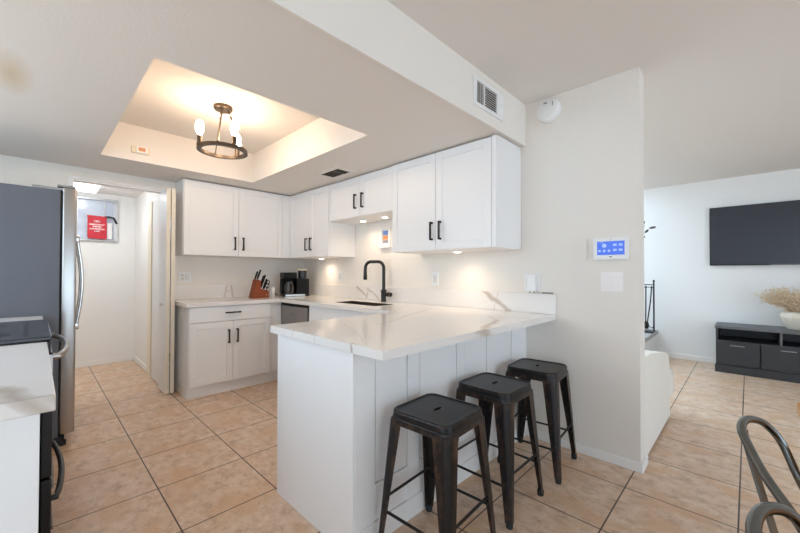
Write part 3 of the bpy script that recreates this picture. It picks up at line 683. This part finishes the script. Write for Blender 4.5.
b = BM(); tube(b, [(0.128, -0.012, 0.0), (0.14, -0.03, 0.0), (0.15, -0.032, 0.002)], 0.003, 6); obj('lever', b, 'plast', t)
t = thing('ceiling_vent', 'dark slotted ceiling vent in the lowered ceiling above the sink cabinets', 'air vent', (-2.80, 1.985, SZ))
b = BM(); bx(b, -0.185, -0.13, -0.105, 0.105, -0.008, 0); bx(b, 0.145, 0.185, -0.105, 0.105, -0.008, 0); bx(b, -0.13, 0.145, -0.105, -0.07, -0.008, 0); bx(b, -0.13, 0.145, 0.078, 0.105, -0.008, 0); obj('frame', b, 'soffit', t)
b = BM(); bx(b, -0.13, 0.145, -0.07, 0.078, -0.003, -0.0005); obj('duct', b, 'dark', t)
b = BM()
for k in range(8): y = -0.06+0.018*k; bx(b, -0.13, 0.145, y-0.002, y+0.002, -0.008, -0.0035)
bx(b, 0.05, 0.07, -0.07, 0.078, -0.0082, -0.0035); obj('slat', b, 'bronze', t)

# ------------------------------------------------------------------ chandelier
t = thing('chandelier', 'dark bronze ring chandelier with three glowing bulbs hanging in the ceiling tray', 'chandelier', (-2.83, 0.985, CZ))
b = BM(); lathe(b, [(0.066, -0.001), (0.066, -0.022), (0.060, -0.028), (0.02, -0.030)], (0, 0, 0), 28); obj('canopy', b, 'bronze', t, True)
RZ, RR = -0.335, 0.160
b = BM(); rg = []
for k in range(48):
    a = 2*PI*k/48; rg.append([b.verts.new((q*math.cos(a), q*math.sin(a), RZ+z)) for q, z in ((RR-0.014, -0.011), (RR+0.014, -0.011), (RR+0.014, 0.011), (RR-0.014, 0.011))])
for k in range(48):
    p, q = rg[k], rg[(k+1) % 48]
    for j in range(4): b.faces.new((p[j], q[j], q[(j+1) % 4], p[(j+1) % 4]))
obj('ring', b, 'bronze', t, True)
vdir = math.atan2(0.985, -2.83)      # direction in which one looks at it
angs = [vdir+math.radians(109), vdir+math.radians(-152), vdir+math.radians(-40)]
for a in angs:
    px, py = RR*math.cos(a), RR*math.sin(a)
    b = BM(); lathe(b, [(0.021, -0.004), (0.021, 0.004), (0.017, 0.006), (0.017, 0.062), (0.012, 0.066)], (px, py, RZ+0.010), 16); sk = obj('candle_socket', b, 'bronze', t, True)
    b = BM(); lathe(b, [(0.010, 0.066), (0.020, 0.085), (0.027, 0.11), (0.027, 0.145), (0.018, 0.168), (0.005, 0.176)], (px, py, RZ+0.010), 16); obj('bulb', b, 'bulb', sk, True, label='glowing warm bulb')
for a in angs:
    a2 = a+math.radians(60)
    b = BM(); p0 = Vector((0.035*math.cos(a2), 0.035*math.sin(a2), -0.03)); p1 = Vector((RR*0.97*math.cos(a2), RR*0.97*math.sin(a2), RZ+0.012))
    tube(b, [p0, p1], 0.0042, 8)
    for s in (0.0, 0.12): q = p0.lerp(p1, s+0.03); lathe(b, [(0.004, -0.008), (0.0085, -0.004), (0.0085, 0.004), (0.004, 0.008)], q, 8)
    lathe(b, [(0.008, 0), (0.008, 0.012)], (p1.x, p1.y, RZ+0.008), 8)
    obj('rod', b, 'bronze', t, True)

# under-cabinet spots
def puck(label, x, y, z, e=PUCK_W):
    t = thing('puck_light', label, 'light', (x, y, z), 0, 'spots under the wall cabinets')
    b = BM(); lathe(b, [(0.036, -0.0005), (0.036, -0.008), (0.030, -0.011), (0.030, -0.0112)], (0, 0, 0), 24); obj('rim', b, 'plast', t, True)
    b = BM(); lathe(b, [(0.028, -0.0113), (0.026, -0.0135), (0.005, -0.014)], (0, 0, 0), 20); obj('lens', b, 'puck', t, True, label='lit lens')
    lamp('puck_lamp', 'SPOT', (0, 0, -0.02), e*7, (1.0, 0.82, 0.62), t, 0.02, None, spot_size=2.7, spot_blend=1.0)
    return t
puck('lit round spot under the corner cabinet above the coffee maker', -3.67, 2.42, UB)
puck('lit round spot under the sink niche cabinet, left of the two', -2.85, 2.38, 1.737)
puck('lit round spot under the sink niche cabinet, right of the two', -2.50, 2.36, 1.737)
puck('lit round spot under the tall cabinet right of the sink', -1.65, 2.35, UB)
# pantry lamp
t = thing('pantry_lamp', 'glowing white box lamp on the pantry ceiling', 'lamp', (-5.15, 0.36, 2.205))
b = BM(); bx(b, -0.22, 0.22, -0.26, 0.13, -0.016, -0.0005, 0.003); obj('lamp_base', b, 'plast', t)
b = BM(); bx(b, -0.21, 0.21, -0.25, 0.12, -0.105, -0.0165, 0.015, 3); obj('diffuser', b, 'diffuser', t, label='glowing diffuser')

# red pouch hanging at the window
t = thing('red_pouch', 'red pouch with white lettering hanging below the pantry window', 'pouch', (-5.932, 0.545, 1.62), PI/2)
b = BM(); prism(b, [(-0.098, 0.29), (-0.092, 0.26), (-0.092, 0.02), (-0.085, 0.0), (0.092, -0.004), (0.097, 0.02), (0.094, 0.26), (0.098, 0.285), (0.01, 0.288), (0.0, 0.279), (-0.01, 0.288)], -0.020, -0.002, 'y'); bmesh.ops.bevel(b, geom=[e for e in b.edges if e.calc_face_angle(0) > 1.2], offset=0.004, segments=2, affect='EDGES'); pb = obj('pouch_body', b, 'red', t)
def text(s, size, loc, parent, m, w=None):
    c = bpy.data.curves.new('lettering', 'FONT'); c.body = s; c.size = size; c.align_x = 'CENTER'; c.align_y = 'CENTER'; c.extrude = 0.0004; c.offset = 0.0006
    c.materials.append(M[m]); o = bpy.data.objects.new('lettering', c); COL.objects.link(o); o.parent = parent
    o.location = loc; o.rotation_euler = (PI/2, 0, 0)
    bpy.context.view_layer.update()
    me = bpy.data.meshes.new_from_object(o.evaluated_get(bpy.context.evaluated_depsgraph_get())); bpy.data.objects.remove(o)
    xs = [v.co.x for v in me.vertices]; k = w/(max(xs)-min(xs))
    for v in me.vertices: v.co.x *= k
    o = bpy.data.objects.new('lettering', me); COL.objects.link(o); o.parent = parent; o.location = loc; o.rotation_euler = (PI/2, 0, 0)
    return o
for s, z, w, h in (('EMERGENCY', 0.175, 0.150, 0.024), ('FIRE', 0.148, 0.085, 0.024), ('SUPPRESSION', 0.119, 0.145, 0.024), ('BLANKET', 0.091, 0.055, 0.020)): text(s, h, (0, -0.0206, z), t, 'whitep', w)
b = BM()
for s in (-1, 1): tube(b, [(s*0.014+0.016*math.cos(a), -0.0208, 0.218+0.011*math.sin(a)) for a in [2*PI*k/16 for k in range(16)]], 0.0022, 5, closed=True)
tube(b, [(-0.012, -0.0208, 0.211), (0.0, -0.0208, 0.224), (0.012, -0.0208, 0.211)], 0.002, 5)
obj('emblem', b, 'whitep', t)
b = BM(); tube(b, [(0, -0.009, 0.278), (0, -0.013, 0.295), (0, -0.004, 0.300)], 0.003, 6); obj('hook', b, 'chrome', t)
b = BM(); bx(b, -5.9345, -5.9335, 0.648, 0.698, 1.62, 1.83); o = obj('instruction_leaflet', b, 'plast', None, origin=(-5.934, 0.673, 1.62)); tag(o, 'narrow white leaflet beside the red pouch at the pantry window', 'leaflet')

# small framed picture above the sink, on a little ledge
t = thing('picture_frame', 'small white framed colourful print on the wall above the sink, beside the tall cabinet', 'picture', on_wall(-2.668, 1.46, -0.001))
b = BM(); bx(b, -0.075, -0.048, -0.022, 0, 0.0, 0.20, 0.002); bx(b, 0.048, 0.075, -0.022, 0, 0.0, 0.20, 0.002); bx(b, -0.048, 0.048, -0.022, 0, 0.178, 0.20, 0.002); bx(b, -0.078, 0.078, -0.030, 0, -0.012, 0.02, 0.002); obj('frame', b, 'trim', t)
b = BM(); bx(b, -0.049, 0.049, -0.006, -0.001, 0.02, 0.178); mt_ = obj('mat_board', b, 'whitep', t)
b = BM(); bx(b, -0.040, 0.040, -0.0075, -0.0062, 0.122, 0.168); obj('print_sky', b, 'sky', mt_)
b = BM(); bx(b, -0.040, 0.040, -0.0075, -0.0062, 0.075, 0.118); obj('print_shapes', b, 'ora', mt_)
b = BM(); bx(b, -0.040, 0.040, -0.0075, -0.0062, 0.040, 0.072); obj('print_foreground', b, 'gryp', mt_)

# ------------------------------------------------------------------ counter stools
SH = 0.606
def make_stool(label, loc, rz):
    t = thing('counter_stool', label, 'stool', loc, rz, 'metal counter stools')
    b = BM(); n = 8
    prof = [(0.12, SH-0.0048, .03), (0.22, SH-0.0048, .03), (0.264, SH-0.0048, .034), (0.268, SH-0.0044, .036), (0.273, SH-0.0005, .039), (0.280, SH, .042), (0.290, SH, .046), (0.298, SH-0.003, .049), (0.302, SH-0.010, .050), (0.303, SH-0.028, .050), (0.308, SH-0.030, .051), (0.309, SH-0.033, .051), (0.314, SH-0.054, .052), (0.310, SH-0.054, .050), (0.300, SH-0.034, .048)]
    rings = []
    for (s, z, rad) in prof: rings.append([b.verts.new((x, y, z)) for x, y in rrect(s, s, rad, n)])
    N = len(rings[0])
    # handle slot in the middle of the pressed seat
    slot = []
    for k in range(N):
        x, y, _ = rings[0][k].co; a = math.atan2(y, x); 
        sx_ = 0.010*math.copysign(abs(math.cos(a))**0.7, math.cos(a)); sy_ = 0.027*math.copysign(abs(math.sin(a))**0.7, math.sin(a))
        slot.append((sx_, sy_))
    r0 = [b.verts.new((x, y, SH-0.0045)) for x, y in slot]; r1 = [b.verts.new((x*0.95, y*0.97, SH-0.016)) for x, y in slot]
    seq = [r1, r0] + rings
    for p, q in zip(seq, seq[1:]):
        for k in range(N): b.faces.new((p[k], p[(k+1) % N], q[(k+1) % N], q[k]))
    obj('seat', b, 'stool', t, True)
    b = BM(); 
    for sgn in (1, -1):
        q = BM(); bx(q, -0.19, 0.19, -0.020, 0.020, SH-0.052, SH-0.040, 0.001, 1); bmesh.ops.rotate(q, verts=q.verts[:], cent=(0, 0, 0), matrix=Matrix.Rotation(sgn*PI/4, 3, 'Z'))
        me = bpy.data.meshes.new('tmp'); q.to_mesh(me); q.free(); b.from_mesh(me); bpy.data.meshes.remove(me)
    obj('cross_brace', b, 'black', t)
    T0, T1 = 0.1535, 0.188
    for sx_ in (1, -1):
        for sy_ in (1, -1):
            b = BM(); rg = []
            for k in range(9):
                s = k/8; z = (SH-0.040)*(1-s) + 0.022*s; o = T0+(T1-T0)*s; wv = 0.074*(1-s)+0.030*s; rd = 0.030*(1-s)+0.013*s; th = 0.0035
                outl = [(-wv, 0.0)]; inn = [(-wv, -th)]
                for j in range(6):
                    a = PI/2 - j*PI/2/5; outl.append((-rd+rd*math.cos(a), -rd+rd*math.sin(a))); inn.append((-rd+(rd-th)*math.cos(a), -rd+(rd-th)*math.sin(a)))
                outl.append((0, -wv)); inn.append((-th, -wv))
                loop = outl + inn[::-1]
                rg.append([b.verts.new((sx_*(o+x), sy_*(o+y), z)) for x, y in loop])
            for p, q in zip(rg, rg[1:]):
                for j in range(len(p)): b.faces.new((p[j], p[(j+1) % len(p)], q[(j+1) % len(p)], q[j]))
            b.faces.new(rg[0]); b.faces.new(rg[-1][::-1])
            lg = obj('leg', b, 'stool', t, True)
            b = BM(); lathe(b, [(0.013, 0.0), (0.016, 0.003), (0.017, 0.028), (0.014, 0.034)], (sx_*(T1-0.014), sy_*(T1-0.014), 0.0), 12); obj('foot_cap', b, 'rubber', lg, True)
            for zz in (0.20, 0.075):
                oo = T1-(T1-T0)*zz/SH; b = BM()
                lathe(b, [(0.006, -0.002), (0.006, 0.002), (0.003, 0.0035)], (sx_*(oo-0.022), sy_*(oo+0.0015), zz), 10, 'y')
                obj('rivet', b, 'black', lg, True)
    for s in (1, -1):
        z = 0.175; o = T1-(T1-T0)*z/SH-0.012; b = BM(); tube(b, [(-o, s*o, z), (o, s*o, z)], 0.0062, 8); obj('stretcher', b, 'black', t, True)
        z = 0.225; o = T1-(T1-T0)*z/SH-0.012; b = BM(); tube(b, [(s*o, -o, z), (s*o, o, z)], 0.0062, 8); obj('stretcher', b, 'black', t, True)
    return t
st = make_stool('black distressed metal counter stool nearest the camera, by the peninsula corner', (-0.966, 1.231, 0), math.radians(3))
dup(st, (-0.977, 1.738, 0), 0, 'black distressed metal counter stool between the other two along the peninsula')
dup(st, (-0.965, 2.25, 0), math.radians(5), 'black distressed metal counter stool farthest from the camera, next to the right wall')

# ------------------------------------------------------------------ living room
t = thing('media_console', 'low black wood media console with open shelves under the television', 'console', (-0.298, 5.84, 0))
w, dp, hh = 1.66, 0.48, 0.558
b = BM(); bx(b, 0, w, 0.0, dp, hh-0.030, hh, 0.002); obj('top', b, 'gwood', t)
b = BM(); bx(b, 0.008, 0.030, 0.012, dp, 0.09, hh-0.031); bx(b, w-0.030, w-0.008, 0.012, dp, 0.09, hh-0.031); bx(b, 0.03, w-0.03, dp-0.015, dp, 0.09, hh-0.031); bx(b, 0.03, w-0.03, 0.012, dp-0.015, 0.372, 0.388); bx(b, 0.03, w-0.03, 0.012, dp-0.015, 0.09, 0.108); obj('carcass', b, 'dwood', t)
for x in (0.548, 1.095): b = BM(); bx(b, x, x+0.018, 0.008, dp-0.016, 0.389, hh-0.031); obj('divider', b, 'gwood', t)
for x0, x1 in ((0.012, 0.388), (0.398, 0.820), (0.830, 1.24), (1.25, 1.648)):
    b = BM(); bx(b, x0, x1, 0.0, 0.011, 0.105, 0.380, 0.002); dr = obj('drawer', b, 'dwood', t)
    xc = (x0+x1)/2; b = BM(); tube(b, [(xc-0.06, 0.0, 0.335), (xc-0.058, -0.018, 0.335), (xc+0.058, -0.018, 0.335), (xc+0.06, 0.0, 0.335)], 0.005, 8); obj('handle', b, 'steel', dr, True, label='slim metal handle')
b = BM(); bx(b, 0.0, w, -0.004, dp, 0.0, 0.088, 0.002); obj('plinth', b, 'dwood', t)
t = thing('television', 'large dark flat television on the living room wall', 'television', (-0.367, TY-0.062, 1.300))
b = BM(); bx(b, 0, 1.36, 0.012, 0.045, 0, 0.765, 0.003); obj('casing', b, 'blackpl', t)
b = BM(); bx(b, 0.006, 1.354, 0.0, 0.0115, 0.012, 0.759); obj('screen', b, 'screen', t, label='dark glossy screen')
b = BM(); bx(b, 0.45, 0.9, 0.0455, 0.061, 0.2, 0.55); obj('wall_bracket', b, 'grey', t)
b = BM(); bx(b, 0.56, 0.80, -0.001, 0.011, 0.002, 0.010); obj('speaker_strip', b, 'grey', t)
o = obj('vase', lathe(BM(), [(0.105, 0), (0.125, 0.02), (0.165, 0.125), (0.170, 0.155), (0.152, 0.19), (0.115, 0.204), (0.105, 0.204), (0.10, 0.19), (0.12, 0.14)], (0, 0, 0), 96, 'z', 24, 0.012), 'ceramic', None, True)
o.location = (0.425, 6.09, hh+0.001); tag(o, 'ribbed cream ceramic vase on the media console', 'vase')
# dried flower heads: a loose spray nobody could count
b = BM(); random.seed(5)
for k in range(270):
    a = random.uniform(0, 2*PI); sp = random.uniform(0.15, 1.0)**0.7; tilt = sp*0.85; Ls = random.uniform(0.27, 0.44)
    dx, dy = math.cos(a)*math.sin(tilt), math.sin(a)*math.sin(tilt)*0.55; dzz = math.cos(tilt)
    p0 = Vector((0.05*math.cos(a), 0.04*math.sin(a), 0)); p1 = p0+Vector((dx, dy, dzz))*Ls*0.5; p2 = p0+Vector((dx*1.15, dy*1.15, dzz*0.85))*Ls
    tube(b, [p0, p1, p2], 0.0013, 3)
    for j in range(7):
        q = p2.lerp(p1, random.uniform(0, 0.9)) + Vector((random.gauss(0, 0.014), random.gauss(0, 0.012), random.gauss(0, 0.014)))
        bmesh.ops.create_icosphere(b, subdivisions=1, radius=random.uniform(0.005, 0.010), matrix=Matrix.Translation(q))
o = obj('dried_flowers', b, 'straw', None, True); o.location = (0.425, 6.09, hh+0.145)
for v in o.data.vertices: pass
tag(o, 'spray of dried straw-coloured flowers standing in the cream vase', 'dried flowers', None, 'stuff')

# sofa behind the free end of the wall
t = thing('sofa', 'cream boucle sofa just behind the free end of the right wall', 'sofa', (-0.470, 2.70, 0))
def soft(b, *a, bev=0.05, seg=4): return bx(b, *a, bev, seg)
b = BM(); prism(b, [(0.0, 0.02), (1.0, 0.02), (1.0, 0.35), (0.985, 0.44), (0.94, 0.515), (0.86, 0.555), (0.5, 0.615), (0.2, 0.655), (0.0, 0.66)], -0.16, 0.0, 'x')
bmesh.ops.bevel(b, geom=[e for e in b.edges if e.calc_face_angle(0) > 1.2], offset=0.03, segments=3, affect='EDGES'); obj('arm', b, 'boucle', t, True)
b = BM(); soft(b, -1.75, -0.165, 0.0, 0.26, 0.06, 0.74, bev=0.07); obj('backrest', b, 'boucle', t, True)
b = BM(); soft(b, -1.75, -0.165, 0.265, 1.0, 0.02, 0.27, bev=0.02); obj('base', b, 'boucle', t, True)
b = BM(); soft(b, -1.0, -0.15, 0.29, 1.01, 0.275, 0.43, bev=0.05); obj('seat_cushion', b, 'boucle', t, True)
b = BM(); soft(b, -0.15, 0.004, 1.004, 1.21, 0.14, 0.37, bev=0.045); obj('arm_bolster', b, 'boucle', t, True)
# hearth and fireplace tools
t = thing('hearth', 'raised hearth with a grey stone top at the living room wall behind the sofa', 'hearth', (-1.7, 5.85, 0))
b = BM(); bx(b, -0.9, 0.765, -0.42, 0.485, 0.315, 0.375, 0.006); obj('stone_top', b, 'stone', t)
b = BM(); bx(b, -0.9, 0.735, -0.39, 0.485, 0.0, 0.3145); obj('base', b, 'wallc', t)
t = thing('tool_stand', 'black iron fireplace tool stand on the grey hearth', 'fireplace stand', (-1.08, 6.0, 0.376))
b = BM(); bx(b, -0.17, 0.150, -0.10, 0.10, 0, 0.022, 0.003); obj('base', b, 'black', t)
for x in (-0.155, 0.145):
    b = BM(); bx(b, x-0.009, x+0.009, -0.009, 0.009, 0.0225, 0.70, 0.002); lathe(b, [(0.010, 0.70), (0.014, 0.712), (0.010, 0.725), (0.003, 0.73)], (x, 0, 0), 10); obj('post', b, 'black', t, True)
b = BM(); bx(b, -0.145, 0.135, -0.005, 0.005, 0.655, 0.667); bx(b, -0.145, 0.135, -0.004, 0.004, 0.62, 0.628); obj('crossbar', b, 'black', t)
for nm, lb, x, xe in (('fire_poker', 'black iron poker hanging slanted in the tool stand', 0.125, 0.075), ('fire_brush', 'black fireplace brush hanging in the tool stand', 0.05, 0.045)):
    k = thing(nm, lb, 'fireplace tool', (-1.08, {'fire_poker': 5.975, 'fire_brush': 6.03}[nm], 0.40), 0, 'fireplace tools')
    b = BM(); tube(b, [(x, -0.004, 0.60), (x*0.7+xe*0.3, -0.004, 0.40), (xe, -0.004, 0.12)], 0.008, 8); lathe(b, [(0.008, 0.59), (0.012, 0.60), (0.008, 0.62)], (x, -0.004, 0), 10); obj('shaft', b, 'black', k, True)
    b = BM()
    if nm == 'fire_poker': tube(b, [(xe, -0.004, 0.13), (xe+0.02, -0.004, 0.06), (xe+0.06, -0.004, 0.04), (xe+0.07, -0.004, 0.08)], 0.006, 8)
    else: lathe(b, [(0.012, 0.12), (0.03, 0.10), (0.036, 0.03), (0.03, 0.02)], (xe, -0.004, 0), 14)
    obj('head', b, 'black', k, True)
# branch in a floor vase on the hearth
o = obj('floor_vase', lathe(BM(), [(0.06, 0), (0.09, 0.06), (0.10, 0.20), (0.06, 0.34), (0.035, 0.40), (0.045, 0.43), (0.03, 0.42)], (0, 0, 0), 24), 'stone', None, True); o.location = (-1.42, 6.12, 0.376)
tag(o, 'grey floor vase on the hearth holding the leafy twig', 'vase')
t = thing('leafy_twig', 'dark leafy twig reaching past the end of the right wall', 'twig', (-1.42, 6.12, 0.80))
b = BM(); tube(b, [(0, 0, -0.10), (0.03, -0.01, 0.45), (0.16, -0.03, 0.80), (0.34, -0.05, 0.94), (0.43, -0.06, 1.03)], [0.006, 0.005, 0.004, 0.003, 0.002], 6); tube(b, [(0.34, -0.05, 0.94), (0.36, -0.06, 1.0), (0.37, -0.06, 1.08)], 0.002, 5); obj('stem', b, 'leaf', t, True)
b = BM()
for (x, z, ang, Lf) in ((0.45, 1.03, 0.15, 0.085), (0.395, 0.97, 0.8, 0.06), (0.35, 0.93, -0.5, 0.05), (0.37, 1.09, 1.3, 0.05), (0.25, 0.90, 2.2, 0.08), (0.12, 0.75, 2.6, 0.09), (0.18, 0.84, 0.3, 0.07)):
    P = []
    for k in range(10):
        a = 2*PI*k/10; lx, lz = Lf*0.5*(1+math.cos(a)), 0.016*math.sin(a)
        P.append((x+lx*math.cos(ang)-lz*math.sin(ang)-Lf*0.3, z+lx*math.sin(ang)+lz*math.cos(ang)))
    prism(b, P, -0.064, -0.061, 'y')
obj('leaves', b, 'leaf', t)

# ------------------------------------------------------------------ dining table corner and two chairs
t = thing('dining_table', 'orange stained wooden dining table at the right edge of the picture', 'table', (0.115, 0.15, 0))
b = BM(); prism(b, rrect(0.95, 1.70, 0.03, 4, 0.475, 0.85), 0.722, 0.750); bmesh.ops.bevel(b, geom=[e for e in b.edges if e.calc_face_angle(0) > 1.2], offset=0.004, segments=2, affect='EDGES'); obj('tabletop', b, 'oak', t)
for x in (0.45, 0.86):
    for y in (0.09, 1.61):
        b = BM(); bx(b, x-0.032, x+0.032, y-0.032, y+0.032, 0, 0.6515, 0.003); obj('leg', b, 'oak', t)
b = BM(); bx(b, 0.43, 0.88, 0.07, 1.63, 0.652, 0.7215); obj('apron', b, 'oak', t)
def make_chair(label, loc):
    """local x: forward (towards the table); y: across; hoop back leaning towards -x"""
    t = thing('dining_chair', label, 'chair', loc, 0, 'metal dining chairs')
    def smooth_pts(P, n=4):
        P = [Vector(p) for p in P]; out = []
        for i in range(len(P)-1):
            p0, p1, p2, p3 = P[max(i-1, 0)], P[i], P[i+1], P[min(i+2, len(P)-1)]
            for k in range(n):
                s = k/n; out.append(0.5*((2*p1)+(p2-p0)*s+(2*p0-5*p1+4*p2-p3)*s*s+(3*p1-p0-3*p2+p3)*s**3))
        return out+[P[-1]]
    near = [(-0.10, -0.225, 0.455), (-0.165, -0.245, 0.56), (-0.205, -0.258, 0.655), (-0.236, -0.255, 0.715), (-0.2775, -0.165, 0.751), (-0.302, -0.105, 0.785), (-0.3145, -0.06, 0.807)]
    far = [(-0.310, -0.01, 0.814), (-0.294, 0.04, 0.808), (-0.270, 0.08, 0.790), (-0.240, 0.10, 0.745), (-0.212, 0.085, 0.669), (-0.185, 0.10, 0.60), (-0.13, 0.15, 0.455)]
    b = BM(); tube(b, smooth_pts(near+far), 0.0093, 10); obj('back_hoop', b, 'gun', t, True)
    b = BM(); P = smooth_pts([(-0.3125, -0.045, 0.800), (-0.306, -0.045, 0.76), (-0.282, -0.055, 0.66), (-0.255, -0.065, 0.55), (-0.232, -0.07, 0.452)]); w_ = 0.012
    vs = [[b.verts.new((p.x+s_*w_*0.35, p.y+s_*w_, p.z)) for s_ in (-1, 1)] + [b.verts.new((p.x+s_*w_*0.35+0.005, p.y+s_*w_, p.z+0.001)) for s_ in (1, -1)] for p in P]
    for p, q in zip(vs, vs[1:]):
        for k in range(4): b.faces.new((p[k], p[(k+1) % 4], q[(k+1) % 4], q[k]))
    b.faces.new(vs[0]); b.faces.new(vs[-1][::-1]); obj('back_splat', b, 'gun', t, True)
    b = BM(); prism(b, rrect(0.37, 0.40, 0.06, 5, -0.055, -0.04), 0.425, 0.450); bmesh.ops.bevel(b, geom=[e for e in b.edges if e.calc_face_angle(0) > 1.2], offset=0.006, segments=2, affect='EDGES'); obj('seat', b, 'gun', t, True)
    for sx_ in (1, -1):
        for sy_ in (1, -1):
            x0, x1 = -0.055+sx_*0.155, -0.055+sx_*0.185; b = BM(); tube(b, [(x0, sy_*0.165-0.04, 0.424), (x1, sy_*0.195-0.04, 0.0)], [0.017, 0.010], 8); obj('leg', b, 'gun', t, True)
    return t
ch = make_chair('grey metal dining chair with hoop back by the table, the farther of two', (0.300, 1.285, 0))
dup(ch, (0.318, 0.805, 0), 0, 'grey metal dining chair with hoop back in the bottom right corner, the nearer')
